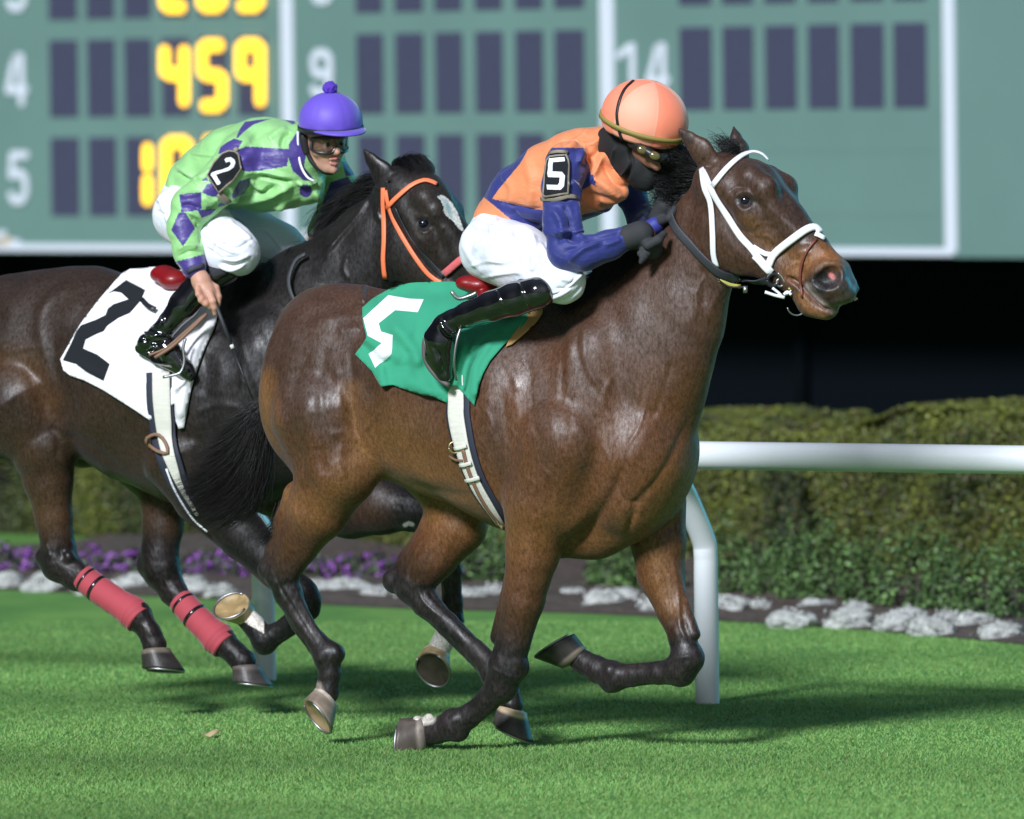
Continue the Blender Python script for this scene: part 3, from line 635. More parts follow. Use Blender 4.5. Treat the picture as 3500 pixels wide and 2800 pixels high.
def horse_core(HF, HD, S, h=HZ):
    """S: dict of sculpt data. returns verts, faces"""
    pts = np.array([HF(p[0], p[1], p[2]) for p in S['bounds']]); lo = pts.min(0)-.12; hi = pts.max(0)+.12
    F_ = Field(lo, hi, h); sq = (HF.l, S.get('sq', .76))
    for ch, k in S['trunk']: F_.chain(HF, ch, k, sq)
    UPZ = V3(0, 0, 1)
    for (px, py, w, rf, rl, rz, tilt, k) in S['ell']:
        c = HF(px, py, w); t = math.radians(tilt); a1 = HF.f*math.cos(t)+UPZ*math.sin(t); a2 = -HF.f*math.sin(t)+UPZ*math.cos(t)
        F_.ell(c, (a1, HF.l, a2), (rf, rl, rz), abs(k))
        if w and k > 0: F_.ell(HF.mir(c), (a1, HF.l, a2), (rf, rl, rz), k)
    for ch, k in S['neck']: F_.chain(HF, ch, k, (HF.l, S.get('necksq', .55)))
    for ch, k in S['legs']:
        q, r = F_.chain(HF, ch, k, (HF.l, .86))
    for (px, py, w, r, k) in S['knobs']: c = HF(px, py, w); F_.cap(c, c+V3(0, 0, .001), r*mpp(c), r*mpp(c), k)
    # flexor tendons behind each cannon bone, small carpal and sesamoid bumps
    for leg, i0, i1, side, off, rr in S['tendons']:
        q = np.array([p[:2] for p in leg[i0:i1+1]], float); t = np.gradient(q, axis=0); t /= np.linalg.norm(t, axis=1)[:, None]; nn = np.stack([-t[:, 1], t[:, 0]], 1)*side
        F_.chain(HF, [(q[i][0]+nn[i][0]*off, q[i][1]+nn[i][1]*off, leg[i0+i][2], rr) for i in range(len(q))], .006)
    # head
    for ch, k, s in S['head']: F_.chain(HD, ch, k, (HD.l, s), mirror=any(p[2] != 0 for p in ch))
    for (px, py, w, r, k, mirror) in S['carve']:
        c = HD(px, py, w); F_.cap(c, c+V3(0, 0, .001), r*mpp(c), r*mpp(c), k, op='sub')
        if mirror: F_.cap(HD.mir(c), HD.mir(c)+V3(0, 0, .001), r*mpp(c), r*mpp(c), k, op='sub')
    for ch, k, s in S['head2']: F_.chain(HD, ch, k, (HD.l, s), mirror=any(p[2] != 0 for p in ch))
    for ch, k, s in S['ears']: F_.chain(HD, ch, k, (HD.l, s))
    return F_.mesh(2)

# ------------------------------------------------------------------ leading horse
H1 = Frame(1650, 1300, -.60, 33)
HD1 = Frame(0, 0, 0, 30, org=H1(2400, 640, 0))
near_hind1 = [(1120, 1430, .15, 200), (1150, 1590, .16, 150), (1090, 1740, .15, 108), (1020, 1860, .135, 72), (962, 1965, .12, 57), (985, 2030, .115, 50), (1035, 2125, .11, 40), (1085, 2195, .11, 40), (1118, 2240, .11, 50), (1128, 2300, .11, 37), (1118, 2365, .11, 44)]
far_hind1 = [(1400, 1450, -.15, 170), (1560, 1640, -.15, 150), (1560, 1790, -.14, 108), (1480, 1900, -.13, 86), (1412, 2000, -.12, 64), (1455, 2060, -.12, 50), (1530, 2130, -.11, 41), (1630, 2228, -.11, 41), (1690, 2292, -.11, 50), (1735, 2355, -.11, 38), (1745, 2410, -.11, 45)]
near_fore1 = [(1930, 1500, .2, 170), (1850, 1700, .19, 140), (1822, 1880, .17, 96), (1790, 2050, .16, 74), (1755, 2190, .15, 60), (1735, 2275, .145, 66), (1712, 2345, .14, 58), (1665, 2395, .14, 46), (1600, 2448, .14, 43), (1555, 2478, .14, 54), (1500, 2497, .14, 42), (1462, 2505, .14, 46)]
far_fore1 = [(2240, 1720, -.16, 110), (2250, 1850, -.15, 98), (2258, 1960, -.15, 84), (2300, 2085, -.14, 58), (2332, 2180, -.13, 46), (2350, 2250, -.13, 58), (2325, 2290, -.13, 56), (2260, 2302, -.12, 42), (2160, 2310, -.12, 40), (2095, 2312, -.12, 52), (2040, 2288, -.12, 42), (1985, 2258, -.12, 42)]
S1 = dict(
    bounds=[(880, 1000, .35), (2950, 430, .3), (880, 2600, .3), (2450, 2400, -.3), (1200, 1000, -.35), (2930, 1100, -.2), (2400, 1500, .35)],
    trunk=[([(1890, 1790, .06, 120), (2030, 1775, 0, 128), (2130, 1740, 0, 125)], .05), ([(1230, 1275, 0, 290), (1500, 1345, 0, 340), (1810, 1425, 0, 388), (1990, 1470, 0, 360)], .05), ([(1130, 1185, 0, 215), (1260, 1240, 0, 240)], .06)],
    ell=[(1095, 1330, .12, .26, .15, .33, -12, .07), (1150, 1540, .15, .20, .12, .22, 10, -.06), (1975, 1400, .14, .19, .14, .36, -20, .07), (1885, 1640, .17, .18, .12, .22, 0, .05),
         (2195, 1560, 0, .20, .235, .26, -15, .06), (2150, 1660, .06, .13, .12, .17, 0, .06), (1960, 1080, 0, .22, .10, .10, 0, .05)],
    neck=[([(2110, 1310, 0, 330), (2160, 1235, 0, 305), (2225, 1140, 0, 252), (2306, 1045, 0, 195), (2372, 915, 0, 150), (2410, 760, 0, 132)], .05)],
    legs=[(near_hind1, .022), (far_hind1, .022), (near_fore1, .02), (far_fore1, .02)],
    knobs=[(915, 1945, .12, 32, .03), (1345, 1985, -.12, 38, .03), (1780, 2285, .14, 26, .03), (2368, 2260, -.13, 26, .02), (1150, 2235, .11, 30, .02), (1675, 2318, -.11, 26, .02), (1572, 2505, .14, 26, .02), (2085, 2340, -.12, 26, .02), (1428, 2466, .165, 19, .012), (1466, 2458, .13, 19, .012)],
    head=[([(2475, 640, 0, 118), (2560, 650, 0, 112)], .03, .86), ([(2478, 800, .045, 135), (2540, 835, .045, 105)], .04, .42), ([(2590, 680, 0, 112), (2665, 770, 0, 98), (2750, 860, 0, 82), (2822, 928, 0, 77)], .03, .66),
          ([(2570, 610, .07, 44), (2612, 645, .078, 44), (2640, 720, .06, 40), (2720, 800, .035, 36)], .03, .9), ([(2480, 640, .08, 40), (2560, 730, .09, 40), (2640, 800, .055, 34)], .035, .8), ([(2560, 860, .04, 75), (2690, 925, .03, 60), (2750, 985, .02, 60)], .03, .6),
          ([(2828, 952, .035, 68), (2850, 985, .033, 58)], .03, .8), ([(2770, 1035, 0, 52), (2822, 1045, 0, 46)], .025, .9), ([(2870, 994, 0, 40), (2886, 1006, .01, 30)], .02, .9)],
    carve=[(2880, 1052, .0, 13, .008, False), (2862, 1058, .02, 12, .008, False), (2896, 1046, .0, 14, .008, False), (2838, 945, .080, 37, .010, True), (2806, 962, .088, 30, .012, True), (2860, 925, .075, 27, .010, True), (2545, 687, .128, 24, .012, True), (2425, 562, .085, 15, .01, True)],
    head2=[([(2505, 688, .100, 8), (2525, 664, .108, 11), (2555, 656, .110, 12), (2582, 674, .106, 9)], .012, .7), ([(2515, 705, .104, 8), (2548, 716, .106, 8), (2580, 702, .103, 8)], .012, .7), ([(2790, 975, .072, 15), (2830, 1000, .072, 18), (2870, 990, .065, 14)], .012, .8)])
S1['ears'] = [([(2428, 562, .055, 44), (2396, 516, .07, 42), (2352, 474, .085, 24), (2312, 436, .09, 4)], .010, .42)]
def coat_colour(v, F, H, legpls, base, dark, white_fun, lowz):
    n = len(v); q = pix(v); b = np.tile(base, (n, 1))
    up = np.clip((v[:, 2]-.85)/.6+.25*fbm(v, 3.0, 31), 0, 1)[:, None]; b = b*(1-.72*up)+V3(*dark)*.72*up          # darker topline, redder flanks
    b *= (1+.13*fbm(v, 7, 1)+.10*fbm(v*V3(1, 1, .5), 26, 2))[:, None]
    for pl, st, en in legpls:
        Q = np.array([H(p[0], p[1], p[2]) for p in pl]); d, t = seg3(v, Q); k = np.clip((t-st)/(en-st), 0, 1)*(d < .2); k = (k*(np.clip((.2-d)/.06, 0, 1)))[:, None]
        b = b*(1-k)+LEG*np.clip(1+.35*fbm(v, 18, 4)+.25*fbm(v, 55, 6), .3, 3)[:, None]*k
    return white_fun(b, v, q)
def blend(b, m, c): m = np.clip(m, 0, 1)[:, None]; return b*(1-m)+V3(*c)*m
def spot(q, pts, w, soft=.5): d, _ = segdist(q, np.array(pts, float)) if len(pts) > 1 else (np.linalg.norm(q-np.array(pts[0]), axis=1), 0); return np.clip((w-d)/(w*soft), 0, 1)

Z5 = lambda *p: Z(800, 900, .7885, p); Z7 = lambda *p: Z(1200, 1600, .6494, p); Z3 = lambda *p: Z(2000, 400, .4638, p)
ZH = lambda *p: Z(820, 923, .4754, p)
st1 = [([(2000, 1110), (1996, 1190), (2015, 1270), (2062, 1345)], 9, .008), ([(1980, 1110), (1975, 1190), (1995, 1280), (2040, 1350)], 12, -.008), ([(1926, 1085), (1922, 1250), (1918, 1410)], 9, -.007), ([(1945, 1085), (1945, 1250)], 12, .005),
       (Z5((1460, 1240), (1540, 1150), (1640, 1000), (1700, 830)), 11, -.016), (Z5((1430, 1200), (1510, 1100), (1600, 970)), 16, .010), (Z5((1720, 1200), (1718, 1110), (1748, 1040), (1840, 930), (1920, 790), (1985, 640)), 11, -.014),
       (Z5((1640, 930), (1700, 1030), (1760, 1035)), 9, -.010), (Z5((1770, 1180), (1840, 1100), (1900, 990), (1950, 860)), 20, .008), (Z5((1580, 1190), (1650, 1090), (1700, 1080)), 20, .006), (Z5((1660, 900), (1740, 800), (1830, 650)), 22, .010),
       (Z5((1700, 1170), (1745, 1075)), 8, -.008), (Z5((1900, 1120), (1830, 1180)), 14, -.008), (Z5((1340, 1080), (1380, 1180), (1440, 1240)), 12, -.010), (Z5((1270, 1000), (1310, 1100)), 14, -.006),
       (Z5((1100, 560), (1110, 700), (1140, 800)), 13, .006), (Z5((1160, 540), (1175, 690), (1190, 780)), 10, -.006), (Z5((1220, 560), (1240, 700), (1290, 860)), 15, .007), (Z5((1290, 560), (1300, 700), (1340, 800)), 10, -.006), (Z5((1370, 600), (1390, 740), (1430, 880)), 14, .006), (Z5((1450, 560), (1460, 720)), 10, -.006), (Z5((1480, 700), (1530, 760), (1600, 780)), 14, .006),
       (Z5((1160, 400), (1210, 480), (1230, 560)), 12, .006), (Z5((1240, 380), (1280, 470), (1280, 560)), 12, -.006),
       (ZH((430, 470), (420, 600), (450, 720)), 26, .008), (ZH((480, 880), (500, 1150), (560, 1400)), 26, .010), (ZH((250, 880), (270, 1050), (340, 1190)), 9, .008), (ZH((620, 540), (592, 700), (580, 900), (590, 1100)), 12, -.010), (ZH((690, 690), (720, 900), (725, 1120)), 13, .012), (ZH((800, 560), (815, 900), (830, 1120), (905, 1310)), 12, -.015), (ZH((870, 860), (905, 1000), (885, 1180), (910, 1290)), 13, .009), (ZH((1010, 1000), (900, 1165)), 8, .007),
       (ZH((735, 1240), (720, 1400), (745, 1510)), 12, .013), (ZH((640, 1190), (760, 1170), (860, 1250)), 10, .008), (ZH((560, 1260), (610, 1480)), 16, -.012), (ZH((390, 1230), (440, 1450), (520, 1620)), 16, -.011), (ZH((360, 420), (500, 345), (700, 275), (850, 240)), 18, -.013), (ZH((320, 520), (480, 400), (700, 340)), 18, .009), (ZH((905, 105), (880, 170), (895, 240)), 8, .014), (ZH((960, 150), (1000, 170), (1040, 140)), 34, -.014), (ZH((700, 440), (800, 430), (860, 400)), 13, .013), (ZH((500, 600), (420, 720), (350, 960)), 12, -.010), (ZH((300, 900), (360, 1100), (380, 1250)), 12, -.007), (ZH((1000, 1430), (1200, 1550), (1450, 1600), (1690, 1640)), 13, -.010), (ZH((1050, 1350), (1250, 1470), (1500, 1520)), 16, .007), (ZH((1000, 900), (1150, 860), (1350, 930)), 14, .005), (ZH((240, 1300), (270, 1450), (300, 1600)), 12, .007),
       (Z5((560, 170), (555, 120), (600, 85), (680, 68)), 10, .012), (Z5((560, 200), (600, 130), (700, 90)), 12, -.008),
       (Z7((850, 440), (840, 600), (850, 800), (830, 960)), 12, .005), (Z7((960, 470), (930, 650), (900, 850)), 12, .006), (Z7((905, 450), (885, 650), (870, 850)), 7, -.005), (Z7((730, 1050), (790, 1080), (850, 1110)), 8, .005), (Z7((1680, 440), (1720, 640), (1730, 820), (1770, 920)), 8, .007), (Z7((1640, 500), (1680, 700), (1690, 850)), 8, -.006), (Z7((1650, 1040), (1720, 1000), (1800, 990)), 8, .005),
       (Z7((420, 330), (330, 480), (300, 600)), 8, -.006), (Z7((560, 300), (500, 430), (450, 560)), 9, .006), (Z7((350, 590), (380, 700), (480, 790)), 7, .005), (Z7((400, 640), (470, 720), (640, 870)), 7, -.005),
       ([(930, 1930), (960, 2010), (1010, 2090), (1070, 2190)], 6, -.004), ([(1000, 1990), (1060, 2110), (1110, 2190)], 6, .004),
       (Z3((1100, 600), (1150, 555), (1210, 555), (1250, 600)), 5, .006), (Z3((1110, 650), (1170, 690), (1240, 650)), 6, .004), (Z3((1060, 560), (1120, 520), (1200, 520)), 7, -.004), (Z3((1080, 740), (1180, 850), (1300, 930)), 9, .007), (Z3((1300, 760), (1400, 860)), 10, -.005), (Z3((1260, 560), (1400, 700), (1560, 840)), 9, .005), (Z3((1330, 380), (1450, 520), (1560, 700)), 10, .006), (Z3((1300, 450), (1400, 560), (1480, 680)), 9, -.004),
       (Z3((1480, 1180), (1560, 1210), (1640, 1290), (1740, 1390)), 6, -.010), (Z3((1600, 1250), (1700, 1340), (1800, 1400)), 6, .006), (Z3((1660, 1180), (1700, 1100), (1800, 1070), (1890, 1120), (1905, 1200)), 8, .008), (Z3((1650, 1200), (1720, 1270), (1830, 1280), (1900, 1210)), 8, .007),
       (Z3((880, 640), (900, 800), (900, 950), (950, 1080)), 10, -.007), (Z3((860, 1100), (880, 1250), (870, 1400)), 10, -.009), (Z3((1040, 1200), (960, 1350), (900, 1500)), 9, .005), (Z3((800, 1250), (810, 1400), (760, 1550)), 14, .006), (Z3((880, 300), (860, 380), (900, 460)), 6, -.006), (Z3((1000, 820), (1080, 960), (1250, 1090)), 14, .006)]

def thin(leg, i0, i1, f): return [p if not (i0 <= i <= i1) else (p[0], p[1], p[2], p[3]*f) for i, p in enumerate(leg)]
S1['tendons'] = [(near_hind1, 5, 8, 1, 27, 17), (far_hind1, 5, 8, 1, 28, 17), (near_fore1, 6, 9, -1, 26, 17), (far_fore1, 6, 9, 1, 25, 17), (near_fore1, 2, 4, 1, 52, 30), (far_fore1, 2, 4, -1, 40, 24)]
S1['legs'] = [(thin(near_hind1, 6, 7, .86), .018), (thin(far_hind1, 6, 7, .86), .018), (thin(near_fore1, 7, 8, .86), .018), (thin(far_fore1, 7, 8, .86), .018)]
S1['legs'] += [([(1352, 1985, -.12, 34), (1400, 1915, -.125, 36), (1490, 1800, -.13, 50), (1560, 1700, -.14, 60)], .03), ([(918, 1945, .12, 30), (940, 1890, .125, 32), (985, 1790, .135, 50), (1020, 1700, .14, 60)], .03)]
S1['knobs'] += [(1770, 2262, .165, 20, .012), (1722, 2268, .175, 22, .012), (1760, 2312, .165, 20, .012), (2352, 2235, -.115, 18, .012), (2345, 2285, -.105, 20, .012), (2325, 2250, -.10, 18, .012), (940, 1985, .145, 22, .014), (975, 1950, .145, 20, .014), (1400, 1975, -.09, 24, .014), (1378, 2025, -.09, 24, .014), (1098, 2248, .135, 22, .012), (1560, 2462, .165, 22, .012), (2088, 2292, -.09, 24, .012)]
v1, f1 = horse_core(H1, HD1, S1)
def legnoise(v, f, H, legs, sd):
    d = np.full(len(v), 9.)
    for l in legs: d = np.minimum(d, seg3(v, [H(*p[:3]) for p in l[4:]])[0])
    return v+vnorm(v, f)*(np.clip((.11-d)/.04, 0, 1)*(.0011*fbm(v*V3(1, 1, .6), 55, sd, 2)+.0007*fbm(v, 120, sd+1, 1)))[:, None]
v1 = legnoise(v1, f1, H1, (near_hind1, far_hind1, near_fore1, far_fore1), 71)
st1 = [(p, w*(1.0 if w < 9 else 1.35), h*(.7 if w < 9 else .56)) for p, w, h in st1]

vn1 = [(Z5((1080, 620), (1120, 700), (1090, 800), (1130, 900)), 6, .0035), (Z5((1200, 720), (1260, 800), (1250, 900), (1330, 980)), 6, .0035), (Z5((1330, 880), (1400, 960), (1390, 1060)), 6, .003), (Z5((1560, 760), (1620, 830), (1610, 900)), 6, .003), 
       (Z5((1290, 1200), (1270, 1300), (1240, 1420)), 6, .003), (Z7((880, 500), (850, 700), (800, 880)), 6, .003), (Z7((1700, 480), (1740, 620), (1720, 760)), 6, .003), (Z7((420, 380), (360, 480), (380, 560)), 6, .003), (Z5((250, 1030), (270, 1130), (220, 1230)), 6, .0035), (Z5((330, 960), (320, 1060), (270, 1160)), 6, .003),
       (Z3((1150, 760), (1220, 860), (1340, 880), (1420, 960)), 6, .0035), (Z3((1240, 820), (1300, 780), (1400, 800)), 6, .003), (Z3((1000, 900), (1050, 1000), (1160, 1060)), 6, .003), (Z3((900, 1150), (820, 1300), (840, 1450)), 6, .003), (Z3((1500, 1050), (1600, 1000), (1680, 1010)), 6, .003), (Z3((1450, 1150), (1540, 1080), (1640, 1080)), 6, .003), (Z3((1560, 960), (1640, 930), (1720, 960), (1820, 1060)), 7, .003),
       (Z5((1800, 560), (1760, 700), (1700, 800)), 7, .004), (Z5((1900, 420), (1860, 560), (1800, 700)), 10, -.005), (Z5((1640, 480), (1600, 600), (1640, 700)), 10, .004)]
st1 = st1+[(p, w*1.15, h*.8) for p, w, h in vn1]+[(Z3((1480, 1185), (1560, 1225), (1640, 1310), (1740, 1400), (1830, 1430)), 8, -.014)]
v1 = strokes(v1, f1, st1)
v1 = v1+vnorm(v1, f1)*(.0036*fbm(v1*V3(1, 1, .38), 15, 9, 2)*np.clip((v1[:, 2]-.75)/.3, 0, 1)+.0006*fbm(v1*V3(1, 1, .6), 40, 10, 1))[:, None]
def white1(b, v, q):
    b = blend(b, spot(q, [(2802, 962), (2838, 945), (2862, 922)], 54, .4)*((v-HD1.O)@HD1.l > 0), (.010, .0075, .008)); b = blend(b, spot(q, Z3((1810, 1165), (1830, 1180)), 11, .5), (.6, .16, .15))  # nostril hollow painted dark for shade, as its carve is shallow; pink lining
    b = blend(b, spot(q, [(2880, 960), (2900, 1000)], 55, .8)*.7, (.05, .038, .033)); b = blend(b, spot(q, Z3((1640, 1250), (1720, 1360), (1820, 1430)), 19, .8)*.9, (.30, .23, .20)); b = blend(b, spot(q, Z3((1480, 1185), (1560, 1225), (1640, 1310), (1740, 1400), (1830, 1430)), 8, .6)*.9, (.09, .035, .03)); b = blend(b, spot(q, Z3((1540, 1140), (1640, 1060), (1740, 1000), (1850, 1040)), 62, .9)*.75, (.27, .105, .03)); b = blend(b, spot(q, Z3((1590, 1330), (1660, 1420), (1740, 1470)), 34, .8)*.7, (.27, .12, .045)); b = blend(b, spot(q, Z3((1840, 1400), (1920, 1330)), 30, .8)*.8, (.10, .07, .055))
    b = blend(b, spot(q, Z3((1150, 620), (1210, 625)), 34, .7)*.9, (.014, .009, .009)); b = blend(b, spot(q, Z3((1250, 270), (1450, 480), (1600, 760)), 45, .9)*.5, (.03, .018, .014)); b = blend(b, spot(q, [(2350, 475), (2316, 440)], 22, .7)*.8, (.02, .014, .012))
    d = (v-H1.O)@H1.l
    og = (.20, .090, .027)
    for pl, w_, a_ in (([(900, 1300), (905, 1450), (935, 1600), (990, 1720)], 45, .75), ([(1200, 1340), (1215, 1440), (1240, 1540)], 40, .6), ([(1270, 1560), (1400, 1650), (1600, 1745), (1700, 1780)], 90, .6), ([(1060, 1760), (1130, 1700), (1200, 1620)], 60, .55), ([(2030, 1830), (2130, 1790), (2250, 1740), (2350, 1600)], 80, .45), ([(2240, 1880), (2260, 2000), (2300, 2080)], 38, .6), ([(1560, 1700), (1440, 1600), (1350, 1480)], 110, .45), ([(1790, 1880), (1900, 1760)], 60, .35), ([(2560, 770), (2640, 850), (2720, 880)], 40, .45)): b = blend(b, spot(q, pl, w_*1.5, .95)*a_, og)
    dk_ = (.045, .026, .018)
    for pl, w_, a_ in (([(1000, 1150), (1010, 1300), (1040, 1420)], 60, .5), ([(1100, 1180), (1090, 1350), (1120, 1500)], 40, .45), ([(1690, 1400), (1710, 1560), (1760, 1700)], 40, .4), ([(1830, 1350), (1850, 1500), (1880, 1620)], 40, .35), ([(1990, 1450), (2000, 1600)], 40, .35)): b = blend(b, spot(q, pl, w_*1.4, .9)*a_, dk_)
    b = blend(b, spot(q, [(1426, 2462), (1468, 2454)], 27, .5), (.5, .46, .4)); b = blend(b, spot(q, [(1085, 2345), (1105, 2400)], 22, .6)*.7, (.3, .25, .2))
    return b
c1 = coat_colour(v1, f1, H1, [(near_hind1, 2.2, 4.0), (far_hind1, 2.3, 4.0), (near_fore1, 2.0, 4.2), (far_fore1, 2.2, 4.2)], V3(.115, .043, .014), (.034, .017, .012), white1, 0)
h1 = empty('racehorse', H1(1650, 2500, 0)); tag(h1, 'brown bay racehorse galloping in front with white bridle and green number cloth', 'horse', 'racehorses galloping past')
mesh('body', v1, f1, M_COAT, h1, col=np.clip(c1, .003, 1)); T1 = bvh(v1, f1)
def eyeball(HD, px, py, w, r, par, col=None):
    for s in (1, -1):
        c = HD(px, py, w); c = c if s == 1 else HD.mir(c); me = bmesh.new(); bmesh.ops.create_uvsphere(me, u_segments=20, v_segments=14, radius=r*mpp(c)); v = [tuple(c+np.array(x.co)) for x in me.verts]; f = [tuple(y.index for y in x.verts) for x in me.faces]; me.free(); mesh('eye', v, f, M_EYE, par)
eyeball(HD1, 2548, 687, .092, 25, h1)
dk = ((.035, .030, .028), (.16, .13, .10), (.10, .085, .075)); lt = ((.30, .24, .18), (.4, .34, .28), (.30, .20, .10))
hoof(h1, (1112, 2385, .11), (-.65, .70, .35), (.45, .85, 0), 62, 52, ((.22, .17, .13), (.42, .36, .30), (.34, .24, .13)), fr=H1)
hoof(h1, (1748, 2425, -.11), (-.25, .9, -.1), (.55, .75, 0), 70, 54, ((.06, .052, .048), (.42, .32, .2), (.1, .08, .07)), fr=H1)
hoof(h1, (1448, 2508, .14), (-.97, .12, -.1), (.05, 1, 0), 86, 66, ((.085, .068, .058), (.24, .2, .17), (.1, .085, .075)), fr=H1)
hoof(h1, (1965, 2248, -.12), (-.62, -.72, -.1), (-.80, .35, 0), 72, 56, dk, fr=H1)
# tail and mane of the leading horse
tr_ = [(1010, 1180, 0), (955, 1320, 0)]
tg = [tr_+[(890, 1410, .03), (810, 1530, .06), (700, 1620, .07), (600, 1670, .08)], tr_+[(893, 1430, .03), (825, 1570, .06), (725, 1660, .07), (610, 1710, .08)], tr_+[(896, 1450, .03), (845, 1610, .06), (750, 1710, .06), (640, 1750, .07)],
      tr_+[(900, 1470, .03), (875, 1630, .04), (790, 1740, .05), (690, 1790, .06)], tr_+[(905, 1480, .02), (895, 1640, .02), (850, 1740, .03), (770, 1790, .04)]]
hair('tail', [[H1(*p) for p in g] for g in tg], 6500, .011, .0016, M_HAIR2, h1, seg=16, seed=4, jitter=.018, tipfan=1.5, lenvar=.30)
tg = [tr_+[(890, 1390, .03), (820, 1440, .06), (750, 1480, .07), (690, 1490, .08)], tr_+[(890, 1400, .03), (810, 1470, .06), (730, 1540, .07), (640, 1560, .08)], tr_+[(890, 1410, .03), (810, 1510, .06), (710, 1580, .07), (610, 1620, .08)]]
hair('tail_wisps', [[H1(*p) for p in g] for g in tg], 700, .010, .0013, M_HAIR2, h1, seg=16, seed=44, jitter=.02, tipfan=2.2, lenvar=.35)
hair('tail_wisps', [[H1(980, 1700, .15), H1(960, 1800, .16), H1(900, 1850, .16), H1(860, 1880, .16)], [H1(950, 1720, .15), H1(930, 1790, .16), H1(880, 1830, .16), H1(850, 1850, .16)]], 60, .008, .0015, M_HAIR2, h1, seed=8, jitter=.01)
mg = [[(2400, 570, .0), (2350, 545, .0), (2300, 520, .0), (2255, 495, .02)], [(2385, 590, 0), (2330, 580, 0), (2280, 560, .0), (2238, 530, .02)], [(2360, 630, 0), (2310, 620, 0), (2270, 600, 0), (2240, 575, .0)], [(2340, 670, 0), (2300, 660, 0), (2270, 650, 0), (2255, 640, 0)], [(2310, 720, 0), (2270, 700, .0), (2250, 700, .0), (2230, 715, 0)],
      [(2250, 840, 0), (2215, 840, .02), (2190, 860, .03), (2160, 890, .03)], [(2150, 940, 0), (2120, 940, .05), (2080, 975, .07), (2030, 1010, .08)], [(2030, 1000, 0), (1990, 1010, .06), (1940, 1050, .08), (1890, 1075, .1)]]
hair('mane', [[H1(*p) for p in g] for g in mg], 3000, .012, .0015, M_HAIR, h1, seed=5, jitter=.012, tipfan=1.3)
mg3 = [[(2240, 850, 0), (2205, 835, .03), (2165, 850, .06), (2125, 890, .09)], [(2205, 890, 0), (2165, 870, .04), (2120, 890, .08), (2080, 930, .11)], [(2150, 940, 0), (2110, 915, .05), (2070, 940, .09), (2025, 985, .12)], [(2090, 970, 0), (2050, 960, .06), (2000, 990, .10), (1960, 1030, .13)], [(2040, 1000, 0), (1990, 1000, .07), (1940, 1030, .11), (1900, 1060, .14)]]
hair('mane_lower', [[H1(*p) for p in g] for g in mg3], 3400, .013, .0019, M_HAIR, h1, seed=57, jitter=.008, tipfan=.8)
mg2 = [[(2400, 560, .0), (2350, 530, .02), (2300, 500, .05), (2262, 478, .08)], [(2392, 580, .02), (2340, 560, .04), (2300, 540, .06), (2256, 520, .08)], [(2380, 610, .02), (2330, 600, .04), (2290, 580, .06), (2262, 560, .08)], [(2355, 650, .02), (2315, 640, .04), (2290, 620, .05), (2262, 600, .06)], [(2335, 690, .02), (2300, 680, .04), (2280, 660, .05), (2275, 640, .06)]]
hair('mane_tuft', [[H1(*p) for p in g] for g in mg2], 3000, .012, .0016, M_HAIR, h1, seed=55, jitter=.014, tipfan=1.2)
fg = [[(2480, 560, 0), (2470, 510, 0), (2445, 480, .0), (2425, 470, 0)], [(2500, 560, 0), (2500, 500, 0), (2480, 490, 0), (2450, 520, .02)], [(2520, 550, 0), (2530, 510, 0), (2500, 505, .03), (2470, 520, .05)]]
hair('forelock', [[HD1(*p) for p in g] for g in fg], 220, .009, .0017, M_HAIR, h1, seed=6, jitter=.008)
# far ear
def ear(HD, pts, par, m, colr):
    F_ = Field(np.min([HD(*p[:3]) for p in pts], 0)-.09, np.max([HD(*p[:3]) for p in pts], 0)+.09, .004, .05)
    F_.chain(HD, pts, .012, (HD.f, .9)); a, b = HD(*pts[0][:3]), HD(*pts[-1][:3])
    v, f = F_.mesh(1); return mesh('ear', v, f, m, par, col=np.tile(np.array(colr), (len(v), 1))*(1+.2*fbm(v, 40, 3))[:, None])
ear(HD1, [(2530, 560, -.055, 36), (2528, 510, -.075, 33), (2515, 470, -.085, 20), (2508, 436, -.09, 5)], h1, M_COAT, (.035, .02, .015))

# ------------------------------------------------------------------ trailing horse
H2 = Frame(500, 1250, 1.40, 30)
HD2 = Frame(0, 0, 0, 30, org=H2(1360, 680, 0))
near_hind2 = [(80, 1400, .15, 210), (150, 1520, .15, 125), (165, 1640, .14, 88), (182, 1760, .13, 66), (200, 1880, .12, 60), (205, 1925, .12, 66), (255, 1965, .12, 50), (330, 2010, .115, 41), (410, 2065, .11, 40), (470, 2105, .11, 50), (510, 2160, .11, 38), (528, 2205, .11, 44)]
far_hind2 = [(380, 1420, -.15, 180), (520, 1560, -.15, 140), (560, 1680, -.14, 88), (556, 1800, -.13, 72), (545, 1900, -.12, 66), (552, 1950, -.12, 66), (590, 2020, -.12, 48), (660, 2100, -.11, 41), (715, 2155, -.11, 41), (755, 2190, -.11, 50), (800, 2230, -.11, 40), (830, 2262, -.11, 46)]
near_fore2 = [(640, 1560, .18, 160), (700, 1690, .17, 112), (830, 1830, .16, 84), (945, 1950, .15, 62), (1030, 2035, .145, 60), (1045, 2075, .14, 50), (990, 2135, .14, 38), (935, 2170, .14, 40), (905, 2188, .14, 46), (868, 2140, .14, 38), (838, 2105, .14, 40)]
far_fore2 = [(900, 1600, -.17, 150), (1080, 1700, -.16, 125), (1200, 1738, -.16, 102), (1310, 1728, -.15, 98), (1400, 1742, -.15, 72), (1478, 1768, -.14, 60), (1525, 1830, -.14, 46), (1545, 1950, -.14, 38), (1548, 2060, -.14, 38), (1540, 2130, -.14, 46), (1515, 2190, -.14, 36), (1495, 2230, -.14, 42)]
